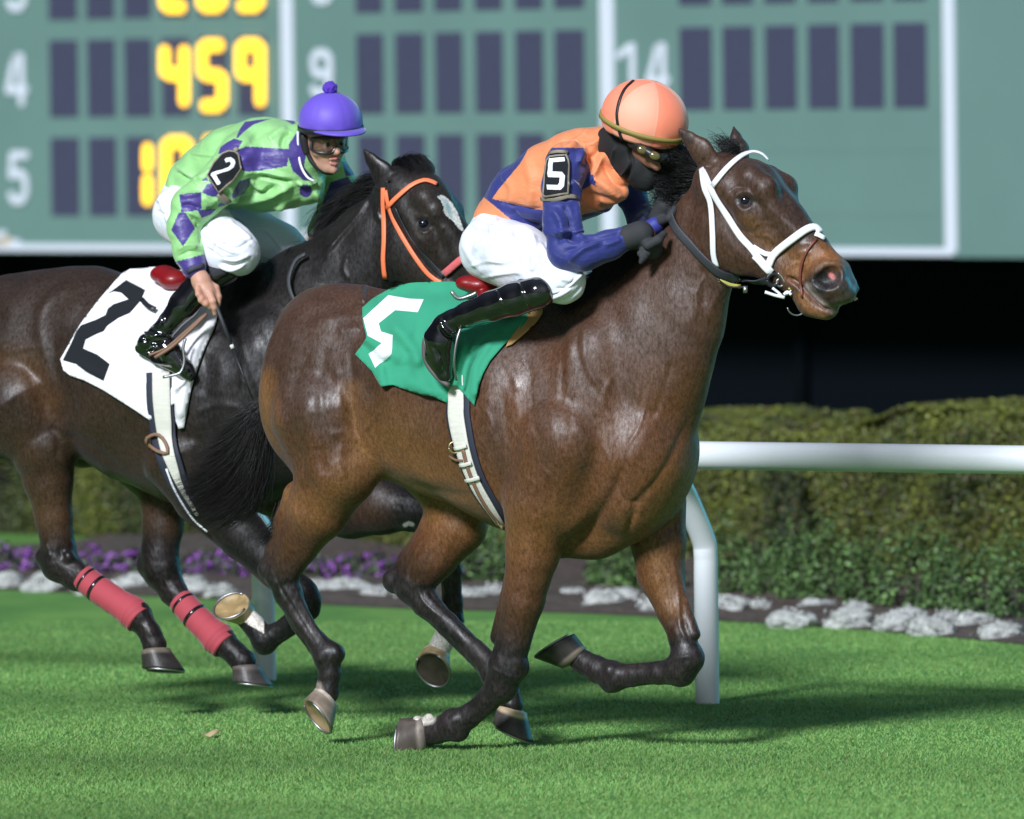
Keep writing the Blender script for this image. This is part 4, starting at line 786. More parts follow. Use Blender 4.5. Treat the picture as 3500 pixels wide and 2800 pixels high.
S2 = dict(
    bounds=[(-250, 900, .35), (1720, 480, .3), (-250, 2400, .3), (1600, 2400, -.3), (600, 900, -.35), (1700, 1150, -.2)], necksq=.55,
    trunk=[([(200, 1240, 0, 310), (330, 1235, 0, 300), (500, 1305, 0, 345), (680, 1345, 0, 380), (860, 1370, 0, 350)], .05), ([(60, 1150, 0, 215), (300, 1140, 0, 220)], .06)],
    ell=[(40, 1290, .12, .25, .15, .33, -12, .07), (150, 1440, .14, .17, .12, .2, 10, .05), (880, 1330, .14, .19, .14, .34, -20, .07), (760, 1560, .16, .18, .12, .20, 0, .05), (1040, 1450, 0, .20, .22, .24, -15, .06), (820, 1030, 0, .22, .10, .12, 0, .05)],
    neck=[([(980, 1240, 0, 310), (1080, 1080, 0, 250), (1190, 960, 0, 190), (1270, 850, 0, 150), (1345, 760, 0, 125)], .05)],
    legs=[(near_hind2, .022), (far_hind2, .022), (near_fore2, .02), (far_fore2, .02)],
    knobs=[(150, 1905, .12, 30, .03), (500, 1935, -.12, 34, .03), (1068, 2050, .14, 30, .02), (1475, 1795, -.14, 36, .02), (470, 2128, .11, 26, .02), (905, 2205, .14, 24, .02)],
    head=[([(1375, 665, 0, 100), (1450, 690, 0, 100)], .03, .86), ([(1375, 850, .045, 118), (1430, 880, .045, 100)], .04, .42), ([(1475, 735, 0, 98), (1535, 830, 0, 88), (1600, 930, 0, 78), (1650, 1010, 0, 74)], .03, .66),
          ([(1450, 680, .065, 40), (1485, 720, .07, 38), (1530, 800, .05, 34), (1590, 890, .03, 30)], .03, .9), ([(1380, 720, .075, 36), (1450, 810, .085, 36), (1520, 890, .05, 32)], .035, .8), ([(1450, 920, .035, 70), (1540, 1000, .03, 52), (1600, 1060, .02, 48)], .03, .6), ([(1655, 1040, .03, 60), (1665, 1060, .02, 55)], .03, .7)],
    carve=[(1447, 766, .118, 22, .012, True), (1338, 630, .07, 14, .01, True)],
    head2=[([(1412, 765, .092, 7), (1430, 745, .098, 10), (1458, 740, .100, 10), (1478, 756, .098, 8)], .012, .7), ([(1420, 780, .094, 7), (1447, 790, .097, 7), (1474, 780, .095, 7)], .012, .7)],
    ears=[([(1340, 632, .05, 42), (1304, 588, .065, 38), (1268, 545, .075, 21), (1240, 508, .08, 4)], .010, .42)])
Z9 = lambda *p: Z(1000, 500, .3247, p); Z4 = lambda *p: Z(0, 800, .5566, p); Z6 = lambda *p: Z(0, 1700, .603, p)
st2 = [(Z4((460, 330), (300, 400), (240, 560), (290, 800)), 12, .008), (Z4((330, 620), (330, 800), (420, 1050), (350, 1180)), 12, -.010), (Z4((400, 900), (430, 1100), (400, 1250)), 12, .008), (Z4((150, 760), (210, 950), (300, 1100)), 14, -.007), (Z4((0, 740), (120, 700), (240, 700)), 10, .006), (Z4((300, 1180), (360, 1260), (340, 1400)), 9, -.007), (Z4((150, 1330), (250, 1500), (230, 1700)), 10, .005), (Z4((430, 1220), (600, 1330), (750, 1450)), 10, -.006),
       (Z9((1310, 760), (1360, 730), (1430, 750)), 5, .006), (Z9((1320, 870), (1390, 910), (1450, 880)), 6, .004), (Z9((1230, 850), (1300, 980), (1450, 1150)), 9, .006), (Z9((1480, 700), (1600, 900)), 9, .004), (Z9((900, 640), (910, 720), (940, 780)), 7, .006), (Z9((950, 430), (850, 480), (700, 720), (500, 960), (350, 1150)), 8, .012),
       (Z9((560, 1180), (540, 1300), (600, 1420)), 8, .005), (Z9((880, 680), (900, 760), (960, 800)), 7, .005), (Z9((300, 1500), (450, 1350), (560, 1150)), 12, -.005), (Z4((1450, 650), (1500, 800), (1480, 950)), 12, .006), (Z4((1560, 560), (1620, 700), (1600, 850)), 12, -.005), (Z4((1200, 1100), (1350, 1050), (1500, 1080)), 9, .005), (Z4((1230, 700), (1260, 850), (1230, 1000)), 14, -.007), (Z4((1330, 700), (1350, 850), (1320, 1000)), 14, .006), (Z4((1180, 1250), (1190, 1400), (1230, 1500)), 10, .006), (Z4((1300, 1150), (1320, 1300), (1300, 1400)), 10, -.005), (Z6((260, 260), (290, 340)), 7, .005), (Z6((330, 280), (360, 350)), 8, -.005), (Z6((900, 420), (930, 520)), 7, -.004)]
S2['tendons'] = [(near_hind2, 6, 9, 1, 26, 16), (far_hind2, 6, 9, 1, 26, 16), (near_fore2, 5, 8, -1, 23, 16), (far_fore2, 6, 9, 1, 23, 15), (near_fore2, 2, 3, 1, 40, 26)]
S2['legs'] = [(thin(near_hind2, 7, 8, .88), .018), (thin(far_hind2, 7, 8, .88), .018), (thin(near_fore2, 6, 7, .88), .018), (thin(far_fore2, 7, 8, .88), .018)]
S2['knobs'] += [(185, 1930, .15, 24, .014), (235, 1905, .15, 22, .014), (530, 1965, -.09, 24, .014), (565, 1935, -.09, 22, .014), (1050, 2030, .16, 20, .012), (1020, 2055, .165, 20, .012)]
v2, f2 = horse_core(H2, HD2, S2); v2 = legnoise(v2, f2, H2, (near_hind2, far_hind2, near_fore2, far_fore2), 81)
st2 = [(p, w*(1.0 if w < 9 else 1.5), h*(.9 if w < 9 else .8)) for p, w, h in st2]
v2 = strokes(v2, f2, st2); v2 = v2+vnorm(v2, f2)*(.0036*fbm(v2*V3(1, 1, .38), 15, 19, 2)*np.clip((v2[:, 2]-.8)/.3, 0, 1)+.0005*fbm(v2*V3(1, 1, .6), 40, 20, 1))[:, None]
blaze = Z9((1520, 535), (1560, 512), (1610, 530), (1680, 600), (1735, 690), (1770, 790), (1800, 880), (1780, 895), (1735, 850), (1690, 790), (1610, 725), (1585, 670), (1590, 630), (1560, 570))
def white2(b, v, q):
    m = ((v-HD2.O)@HD2.f > -.02); b = blend(b, inpoly(q, blaze)*m*1., (.62, .62, .58)); b = blend(b, spot(q, [(908, 2160), (840, 2105)], 46, .15)*(q[:, 1] < 2168+(q[:, 0]-905)*.6)*(q[:, 0] < 902), (.62, .56, .5))
    b = blend(b, spot(q, [(1383, 1796), (1398, 1789), (1409, 1793)], 9, .5), (.4, .38, .36)); b = blend(b, ((q[:, 0] > 1440) & (q[:, 0] < 1620) & (q[:, 1] > 2128))*1., (.62, .58, .54))
    b = blend(b, spot(q, Z9((1380, 825)), 30, .6)*.7, (.012, .01, .01)); b = blend(b, spot(q, Z4((200, 900), (300, 1050)), 90, .9)*.5, (.11, .045, .015)); b = blend(b, spot(q, Z4((20, 800), (150, 780)), 90, .9)*.35, (.12, .06, .025)); b = blend(b, spot(q, [(1250, 1740)], 120, .8)*.4, (.07, .03, .015)); return b
LEG2 = LEG
c2 = coat_colour(v2, f2, H2, [(near_hind2, 3., 4.), (far_hind2, 2.4, 3.6), (near_fore2, 1.0, 2.6), (far_fore2, 3.4, 4.2)], V3(.060, .029, .013), (.010, .007, .0065), lambda b, v, q: b, 0)
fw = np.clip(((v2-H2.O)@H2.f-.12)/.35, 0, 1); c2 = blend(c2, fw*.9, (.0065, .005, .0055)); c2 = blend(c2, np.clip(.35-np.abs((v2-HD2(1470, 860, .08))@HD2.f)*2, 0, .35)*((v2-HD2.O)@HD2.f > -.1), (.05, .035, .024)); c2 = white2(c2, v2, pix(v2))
h2 = empty('racehorse', H2(500, 2450, 0)); tag(h2, 'nearly black racehorse with white blaze, orange bridle and white number cloth behind the leader', 'horse', 'racehorses galloping past')
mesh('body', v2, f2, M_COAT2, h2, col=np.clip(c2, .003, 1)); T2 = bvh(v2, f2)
eyeball(HD2, 1449, 766, .084, 22, h2)
hoof(h2, (528, 2222, .11), (.10, .98, .1), (.75, .6, 0), 66, 52, dk, fr=H2)
hoof(h2, (838, 2278, -.11), (.05, 1, .05), (1, 0, 0), 58, 50, ((.05, .042, .04), (.12, .1, .09), (.1, .09, .08)), fr=H2)
hoof(h2, (835, 2098, .14), (-.45, -.62, .62), (-.95, .15, 0), 52, 46, ((.4, .3, .17), (.5, .42, .32), (.32, .22, .10)), fr=H2)
hoof(h2, (1490, 2238, -.14), (-.35, .6, .75), (.2, 1, 0), 50, 50, ((.34, .25, .13), (.5, .42, .32), (.05, .04, .03)), fr=H2)
hair('tail', [[H2(*p) for p in g] for g in ([(-90, 1080, 0), (-140, 1250, .02), (-120, 1500, .05), (-20, 1610, .05), (60, 1600, .05)], [(-90, 1080, 0), (-150, 1250, .02), (-140, 1500, .05), (-60, 1660, .05), (20, 1720, .05)], [(-90, 1080, 0), (-150, 1250, .02), (-160, 1500, .05), (-130, 1700, .05), (-60, 1800, .05)])], 600, .012, .002, M_HAIR2, h2, seg=14, seed=14, jitter=.02, tipfan=2)
mg = [[(1330, 590, 0), (1290, 600, -.02), (1250, 640, -.03), (1200, 690, -.03)], [(1290, 640, 0), (1230, 650, -.02), (1170, 700, -.03), (1110, 760, -.03)], [(1270, 680, 0), (1190, 690, -.02), (1110, 750, -.03), (1075, 820, -.03)], [(1230, 740, 0), (1170, 750, -.02), (1110, 800, -.03), (1080, 850, -.03)], [(1190, 790, 0), (1140, 800, -.02), (1100, 850, -.03), (1070, 900, -.02)],
      [(1130, 860, 0), (1080, 870, 0), (1030, 910, .02), (970, 950, .05)], [(1040, 950, 0), (990, 930, .03), (930, 940, .05), (870, 970, .08)], [(960, 1000, 0), (900, 960, .05), (850, 970, .08), (800, 1010, .12)], [(900, 1010, .02), (860, 980, .08), (820, 1010, .12), (790, 1060, .16)]]
hair('mane', [[H2(*p) for p in g] for g in mg], 5500, .013, .0016, M_HAIR, h2, seed=15, jitter=.014, tipfan=1.5)
hair('mane_tuft', [[H2(1000, 960, .05), H2(985, 910, .06), H2(978, 870, .06), H2(990, 840, .06)], [H2(1020, 960, .05), H2(1010, 900, .06), H2(1000, 880, .06), H2(1010, 860, .06)]], 110, .006, .0018, M_HAIR, h2, seed=16)
fg = [[(1360, 590, 0), (1375, 550, 0), (1420, 545, .0), (1450, 575, .02)], [(1390, 590, 0), (1400, 555, 0), (1440, 560, 0), (1475, 610, .0)], [(1345, 600, 0), (1350, 560, 0), (1385, 555, .03), (1420, 590, .05)]]
hair('forelock', [[HD2(*p) for p in g] for g in fg], 1500, .010, .0014, M_HAIR, h2, seed=17, jitter=.006)
ear(HD2, [(1440, 620, -.055, 34), (1455, 580, -.07, 32), (1444, 550, -.08, 20), (1434, 528, -.085, 6)], h2, M_COAT2, (.012, .010, .010))
# ================================================================== tack
def rib(name, tree, pts, w, m, par, off=.004, thick=.004, **k): v, f = ribbon(tree, pts, w, off, thick, **k); return mesh(name, v, f, m, par)
M_WSTRAP = mat('white_strap', (.86, .86, .90), rough=.38, spec=.5, bump=.0006, bscale=300); M_OSTRAP = mat('orange_strap', (.95, .22, .09), rough=.45, bump=.0006, bscale=300); M_PINK = mat('fleece_pink', (.70, .13, .14), rough=.85, bump=.003, bscale=160, sheen=.3)
M_BLKL = mat('black_leather', (.014, .015, .018), rough=.42, bump=.001, bscale=200); M_REIN = mat('rubber_rein', (.030, .033, .040), rough=.55, bump=.0012, bscale=260); M_BRL = mat('brown_leather', (.16, .04, .025), rough=.5); M_TAN = mat('tan_leather', (.55, .30, .11), rough=.6, bump=.001, bscale=90, var=.12, vscale=12)
M_REDL = mat('red_leather', (.22, .003, .006), rough=.42, coat=.15, coatr=.2, bump=.0006, bscale=120); M_CREAM = mat('girth_elastic', (.72, .70, .62), rough=.7, bump=.0012, bscale=220, bstretch=(1, 1, 6), var=.08, vscale=20); M_NAVY = mat('girth_binding', (.022, .026, .045), rough=.7)
M_YEL = mat('yellow_tie', (.6, .52, .12), rough=.6); M_BRST = mat('brown_strap', (.22, .12, .075), rough=.6)
b = empty('bridle', HD1(2500, 940, .1)); b.parent = None
def part_group(name, par):  # a tack item: one mesh child carrying its pieces
    return par
COL.objects.unlink(b); bpy.data.objects.remove(b)
def ring(c, ax, R, r, n=28, arc=1.0, st=0):
    a = nrm(np.cross(ax, (0, 0, 1))); d = np.cross(ax, a); p = [np.asarray(c)+R*(a*math.cos(t)+d*math.sin(t)) for t in np.linspace(st, st+2*math.pi*arc, n)]; return tube(p, r, 8)
# leading horse bridle: white browband with its straps as sub-parts
br = rib('bridle', T1, Z3((880, 400), (950, 560), (1060, 740), (1150, 880), (1230, 970), (1320, 1090), (1385, 1145)), 25, M_WSTRAP, h1, .004, .007)
rib('browband', T1, Z3((945, 510), (1050, 385), (1150, 300), (1230, 268), (1300, 285), (1350, 330)), 23, M_WSTRAP, br, .005, .007)
rib('throat_strap', T1, Z3((865, 385), (885, 520), (930, 640), (945, 850), (950, 1000), (972, 1100)), 22, M_WSTRAP, br, .004, .006)
rib('noseband', T1, Z3((1350, 1110), (1400, 1010), (1530, 900), (1620, 838), (1690, 822), (1725, 860)), 27, M_WSTRAP, br, .006, .010)
rib('noseband_strap', T1, Z3((1240, 955), (1330, 1010), (1400, 1015)), 18, M_WSTRAP, br, .006, .006)
rib('buckle_strap', T1, Z3((1255, 1015), (1300, 1060), (1335, 1100), (1385, 1145)), 30, M_WSTRAP, br, .010, .006)
rib('face_strap', T1, Z3((1690, 868), (1725, 885), (1755, 905)), 20, M_WSTRAP, br, .008, .006)
rib('lip_strap', T1, Z3((1705, 900), (1630, 1000), (1592, 1120), (1590, 1240), (1602, 1330)), 9, M_BRL, br, .004, .005)
rib('rein', T1, Z3((640, 690), (680, 820), (780, 935), (900, 1060), (1010, 1150), (1150, 1185), (1290, 1195), (1370, 1190)), 32, M_REIN, br, .012, .005)
rib('chin_strap', T1, Z3((990, 1195), (1060, 1235), (1135, 1245)), 15, M_YEL, br, .006, .004)
bit = Z3((1385, 1200))[0]; c = hit(T1, *bit)[0]; c = (c if c is not None else HD1(*bit, .07))+iv(0, 0, 1)*.012
v, f = ring(c, iv(.15, .1, 1), .022, .009); mesh('bit_guard', v, f, M_BLKL, br)
v, f = ring(c+iv(1, .4, 0)*.028, iv(.1, .1, 1), .014, .004); mesh('bit_ring', v, f, M_STEEL, br)
c2_ = CAM+ray(*Z3((1560, 1390))[0])/FPX*((c-CAM)@FWD); v, f = ring(c2_, iv(.2, .1, 1), .036, .003, arc=.6, st=.2); mesh('lead_ring', v, f, M_STEEL, br)
dd = (c-CAM)@FWD-.012; at = lambda pts, d=None: [CAM+ray(x, y)/FPX*(d or dd) for x, y in pts]
for nm, pts, r, m in (('bit_tie', Z3((1325, 1290), (1400, 1315), (1470, 1330)), .006, M_WSTRAP), ('bit_tie', Z3((1380, 1260), (1430, 1300), (1460, 1335)), .005, M_WSTRAP), ('hook', Z3((1420, 1150), (1450, 1180), (1470, 1220)), .004, M_STEEL), ('yellow_tie', Z3((1500, 1270), (1545, 1235), (1590, 1212)), .005, M_YEL), ('bit_tie', Z3((1480, 1310), (1510, 1290), (1530, 1255)), .005, M_STEEL), ('knot', Z3((1465, 1310), (1490, 1290), (1520, 1310)), .006, M_WSTRAP)):
    v, f = tube(catmull(at(pts), 10), r, 8); mesh(nm, v, f, m, br)
v, f = tube(catmull(at(Z3((970, 1190), (1060, 1250), (1180, 1255)), dd+.03), 12), .004, 6); mesh('rein_far', v, f, M_BLKL, br)
v, f = box(at([Z3((1180, 1272))[0]], dd)[0], (RIGHT, UP, FWD), (.008, .013, .002)); mesh('tag', v, f, M_STEEL, br)
v, f = tube(at(Z3((1985, 1330), (1998, 1350)), dd), [.006, .008], 8); mesh('bit_end', v, f, mat('pale_lip', (.55, .45, .38), rough=.6), br)
# trailing horse bridle
b2 = rib('bridle', T2, Z9((985, 470), (1030, 670), (1110, 860), (1250, 1100), (1400, 1310), (1500, 1400), (1570, 1440)), 16, M_OSTRAP, h2, .004, .005)
rib('browband', T2, Z9((1000, 650), (1110, 540), (1250, 425), (1380, 372), (1460, 385), (1510, 410)), 17, M_OSTRAP, b2, .006, .006)
rib('throat_strap', T2, Z9((962, 440), (960, 600), (968, 800), (970, 1000), (962, 1200), (978, 1390)), 18, M_OSTRAP, b2, .004, .005)
rib('cheek_strap', T2, Z9((1070, 640), (1180, 860), (1330, 1090), (1480, 1260), (1600, 1380)), 20, M_BLKL, b2, .004, .004)
rib('noseband', T2, Z9((1605, 1345), (1690, 1270), (1800, 1180), (1900, 1120)), 26, M_PINK, b2, .008, .012)
rib('rein', T2, Z9((190, 1165), (80, 1230), (15, 1380), (10, 1500), (60, 1640), (130, 1720)), 15, M_REIN, b2, .03, .006)

# ------------------------------------------------------------------ number cloths, girths, saddles
def cloth_mat(name, c, b=.0012, v=.05): return mat(name, c, rough=.8, spec=.2, sheen=.15, bump=b, bscale=260, var=v, vscale=5)
M_GREEN = cloth_mat('green_cloth', (.040, .31, .18)); M_WHITE2 = cloth_mat('white_cloth', (.82, .80, .84)); M_BLACK2 = cloth_mat('black_cloth', (.012, .014, .018)); M_WNUM = cloth_mat('white_number', (.80, .82, .86))
def foldfun(lines):
    def z(q):
        o = np.zeros(len(q))
        for pl, wd, ht in lines: d, t = segdist(q, catmull(pl, 16)); o += 1.5*ht*np.exp(-(d/wd)**2)
        return o
    return z
G1 = Z5((555, 195), (600, 155), (670, 112), (760, 86), (860, 80), (950, 80), (1100, 122), (1280, 185), (1300, 200), (1240, 290), (1170, 355), (1110, 425), (1080, 480), (1060, 530), (1042, 618), (1000, 570), (962, 530), (935, 530), (925, 606), (860, 575), (820, 570), (760, 552), (690, 528), (640, 535), (600, 470), (525, 395), (575, 325), (560, 260))
N5 = Z5((670, 142), (760, 157), (823, 160), (797, 215), (700, 207), (630, 262), (640, 298), (692, 310), (682, 393), (615, 455), (585, 395), (641, 350), (580, 318), (562, 240))
def xy5(*p): return Z5(*p)
f1_ = [(xy5((575, 330), (640, 370), (700, 400)), 22, .020), (xy5((560, 350), (640, 430), (680, 420), (690, 380)), 14, -.014), (xy5((700, 290), (760, 350), (790, 420)), 22, .022), (xy5((640, 400), (640, 480), (650, 530)), 16, .016), (xy5((680, 460), (740, 465), (770, 430), (760, 390)), 14, -.012), (xy5((840, 560), (800, 480), (790, 420)), 26, .012), (xy5((600, 200), (700, 260), (760, 290)), 30, .010), (xy5((870, 150), (840, 250), (780, 330)), 30, -.008), (xy5((760, 520), (820, 545), (900, 560)), 16, .010),
       (xy5((990, 350), (960, 440), (950, 520)), 18, .030), (xy5((1060, 380), (1010, 440), (1000, 520)), 12, -.012), (xy5((1100, 360), (1050, 440), (1040, 560)), 14, .012), (xy5((1150, 290), (1080, 340), (1030, 420)), 14, -.010), (xy5((1240, 240), (1120, 300), (1040, 360)), 18, .012)]
v, f, rg = sheet(T1, G1, [N5], step=9, off=.012, smooth=10, zfun=foldfun(f1_)); solid(mesh('number_cloth', v, f, [M_GREEN, M_WNUM], h1, matidx=rg), .004, 1)
G2 = Z4((370, 770), (500, 545), (610, 400), (740, 252), (800, 215), (940, 203), (1140, 225), (1290, 330), (1340, 480), (1325, 545), (1250, 720), (1190, 880), (1150, 1060), (1130, 1190), (1098, 1197), (1080, 1150), (1075, 1040), (1000, 1080), (920, 1143), (780, 1050), (640, 962), (520, 900), (440, 872), (392, 840))
N2 = Z4((660, 373), (720, 330), (775, 288), (893, 350), (870, 410), (800, 490), (730, 520), (665, 565), (640, 600), (590, 620), (530, 650), (515, 705), (600, 740), (678, 800), (640, 902), (540, 850), (470, 800), (386, 777), (440, 670), (470, 600), (500, 560), (590, 530), (650, 500), (665, 460), (700, 435), (790, 405), (745, 365), (700, 358))
f2_ = [(Z4((1280, 560), (1200, 700), (1150, 900)), 16, .02), (Z4((1240, 560), (1160, 700), (1110, 900)), 12, -.01), (Z4((800, 480), (700, 560), (600, 700)), 20, .006), (Z4((900, 560), (820, 720), (860, 900)), 26, .008), (Z4((450, 800), (600, 870), (800, 990)), 12, .005), (Z4((620, 560), (690, 500), (820, 470)), 10, -.005), (Z4((1130, 950), (1110, 1100)), 14, .016)]
v, f, rg = sheet(T2, G2, [N2], step=9, off=.012, smooth=10, zfun=foldfun(f2_)); solid(mesh('number_cloth', v, f, [M_WHITE2, M_BLACK2], h2, matidx=rg), .004, 1)
Z3b = lambda *p: Z(1200, 1400, .3247, p)
gp = [(1566, 1290)]+Z3b((1130, -60), (1130, 60), (1155, 220), (1200, 420), (1265, 620), (1350, 810), (1465, 1000), (1600, 1200))
gw = [70, 72, 72, 71, 66, 60, 56, 50, 40]
g1 = rib('girth', T1, [(x, y, w+34) for (x, y), w in zip(gp, gw)], 0, M_NAVY, h1, .002, .004, step=12)
rib('girth_band', T1, [(x-4, y, w) for (x, y), w in zip(gp, gw)], 0, M_CREAM, g1, .008, .004, step=12)
rib('girth_strap', T1, Z3b((1200, 400), (1240, 560), (1290, 700), (1370, 880), (1460, 1030), (1540, 1130), (1630, 1240)), 15, M_BRST, g1, .014, .005)
rib('girth_strap', T1, Z3b((1060, 480), (1130, 520), (1200, 525)), 9, M_BRST, g1, .013, .004)
for a, c_ in (((1125, 400), (1245, 370)), ((1180, 572), (1295, 545)), ((1240, 730), (1375, 695))): rib('strap_keeper', T1, Z3b(a, ((a[0]+c_[0])/2, (a[1]+c_[1])/2+6), c_), 14, M_CREAM, g1, .018, .005)
c = hit(T1, *Z3b((1090, 400))[0])[0]+iv(0, 0, 1)*.018; v, f = ring(c, iv(0, 0, 1), .021, .0045); mesh('buckle', v, f, mat('brass', (.35, .30, .16), rough=.35, metal=.9), g1)
gp = Z4((1000, 850), (1002, 1000), (1015, 1150), (1035, 1300), (1075, 1430), (1130, 1560), (1230, 1720)); gw = [66, 66, 62, 52, 38, 20, 14]
g2 = rib('girth', T2, [(x-8, y, w+34) for (x, y), w in zip(gp, [66, 66, 66, 62, 56, 44, 36])], 0, M_NAVY, h2, .010, .004)
rib('girth_band', T2, [(x, y, w) for (x, y), w in zip(gp, gw)], 0, M_CREAM, g2, .020, .004)
rib('girth_chain', T2, [(x-22, y) for x, y in gp[4:]]+[(720, 1810)], 8, M_WSTRAP, g2, .022, .003)
rib('girth_strap', T2, Z4((935, 1290), (930, 1245), (970, 1222), (1010, 1240), (1045, 1300), (1050, 1350), (990, 1335), (950, 1300)), 12, M_BRST, g2, .03, .006, smooth=6)
# tan saddle flap and red seats
tf = Z(1500, 1000, .2783, ((1150, 216), (1200, 200), (1280, 200), (1272, 262), (1230, 330), (1180, 392), (1110, 460), (1040, 522), (960, 590), (900, 642), (822, 670), (850, 600), (940, 480), (1040, 340)))
v, f, rg = sheet(T1, tf, step=8, off=.010, smooth=6)
def fieldmesh(name, fr, chains, m, par, h=.004, k=.02, sq=None, margin=.06):
    P_ = [fr(*p[:3]) for c in chains for p in c]; R = max(p[3]*mpp(fr(*p[:3])) for c in chains for p in c)+.05
    F_ = Field(np.min(P_, 0)-R, np.max(P_, 0)+R, h, margin)
    for c in chains: F_.chain(fr, c, k, sq)
    v_, f_ = F_.mesh(2); return v_, f_
sv, sf = fieldmesh('saddle', H1, [[(1600, 968, .13, 44), (1640, 975, .11, 52), (1720, 985, .03, 46), (1800, 1000, .02, 40), (1880, 985, 0, 34)], [(1660, 1010, .16, 30), (1740, 1060, .2, 24)]], M_REDL, h1, sq=(V3(0, 0, 1), .62))
sd = mesh('saddle', sv, sf, M_REDL, h1)
solid(mesh('saddle_flap', v, f, M_TAN, sd), .005, 1)
v, f = tube(catmull(at(Z(1400, 200, .6957, ((205, 1145), (240, 1180), (300, 1165), (330, 1150))), (H1(1580, 1020, .25)-CAM)@FWD), 12), .008, 8); mesh('saddle_buckle', v, f, M_STEEL, sd)
sv, sf = fieldmesh('saddle', H2, [[(560, 938, .10, 48), (596, 958, .14, 48), (640, 960, .05, 44), (720, 985, .03, 40), (800, 985, 0, 36)]], M_REDL, h2, sq=(V3(0, 0, 1), .66))
sd2 = mesh('saddle', sv, sf, M_REDL, h2)
rib('saddle_strap', T2, Z4((890, 435), (930, 470), (975, 490)), 18, M_BLKL, sd2, .03, .006)
# ================================================================== jockeys
M_SKIN = mat('skin', vcol=True, rough=.5, spec=.4, sss=.15, bump=.0006, bscale=220)
def silk(name): return mat(name, vcol=True, rough=.42, spec=.45, sheen=.35, bump=.0048, bscale=26, bstretch=(1, 1, 1.8), noisedetail=6)
M_SILK1 = silk('orange_silks'); M_SILK1.node_tree.nodes['Principled BSDF'].inputs['Roughness'].default_value = .6; M_SILK2 = silk('checked_silks')
M_BREECH = mat('white_breeches', (.80, .82, .90), rough=.6, spec=.3, sheen=.1, bump=.004, bscale=26, noisedetail=5)
M_BOOT = mat('patent_boot', (.004, .004, .005), rough=.09, spec=.8, coat=1, coatr=.03, bump=.0006, bscale=18, noisedetail=1); M_BOOTM = mat('boot_cuff', (.02, .02, .028), rough=.8, bump=.0006, bscale=300)
M_GLOVE = mat('glove', (.030, .031, .035), rough=.8, bump=.0015, bscale=180); M_MASK = mat('black_fabric', (.012, .012, .013), rough=.8, bump=.001, bscale=120); M_SOLE = mat('boot_sole', (.10, .09, .09), rough=.6)
def limb(F_, fr, ch, k=.02, sq=None): return F_.chain(fr, ch, k, sq)
def fieldfor(fr, chains, h, pad=.05, margin=.06):
    P_ = [fr(*p[:3]) for c in chains for p in c]; R = max(p[3]*mpp(fr(*p[:3])) for c in chains for p in c)+pad
    return Field(np.min(P_, 0)-R, np.max(P_, 0)+R, h, margin)
def shape(name, fr, chains, m, par, h=.004, k=.02, st=None, col=None, sq=None, noise=0., smooth=2, extra=None):
    F_ = fieldfor(fr, chains, h)
    for c in chains: F_.chain(fr, c, k, sq)
    if extra: extra(F_)
    v, f = F_.mesh(smooth)
    if st: v = strokes(v, f, [(p, w*.95, h*1.75) for p, w, h in st])
    if noise: v = v+vnorm(v, f)*(noise*fbm(v, 22, 7))[:, None]
    c = col(v, pix(v)) if col else None
    return mesh(name, v, f, m, par, col=c), v, f
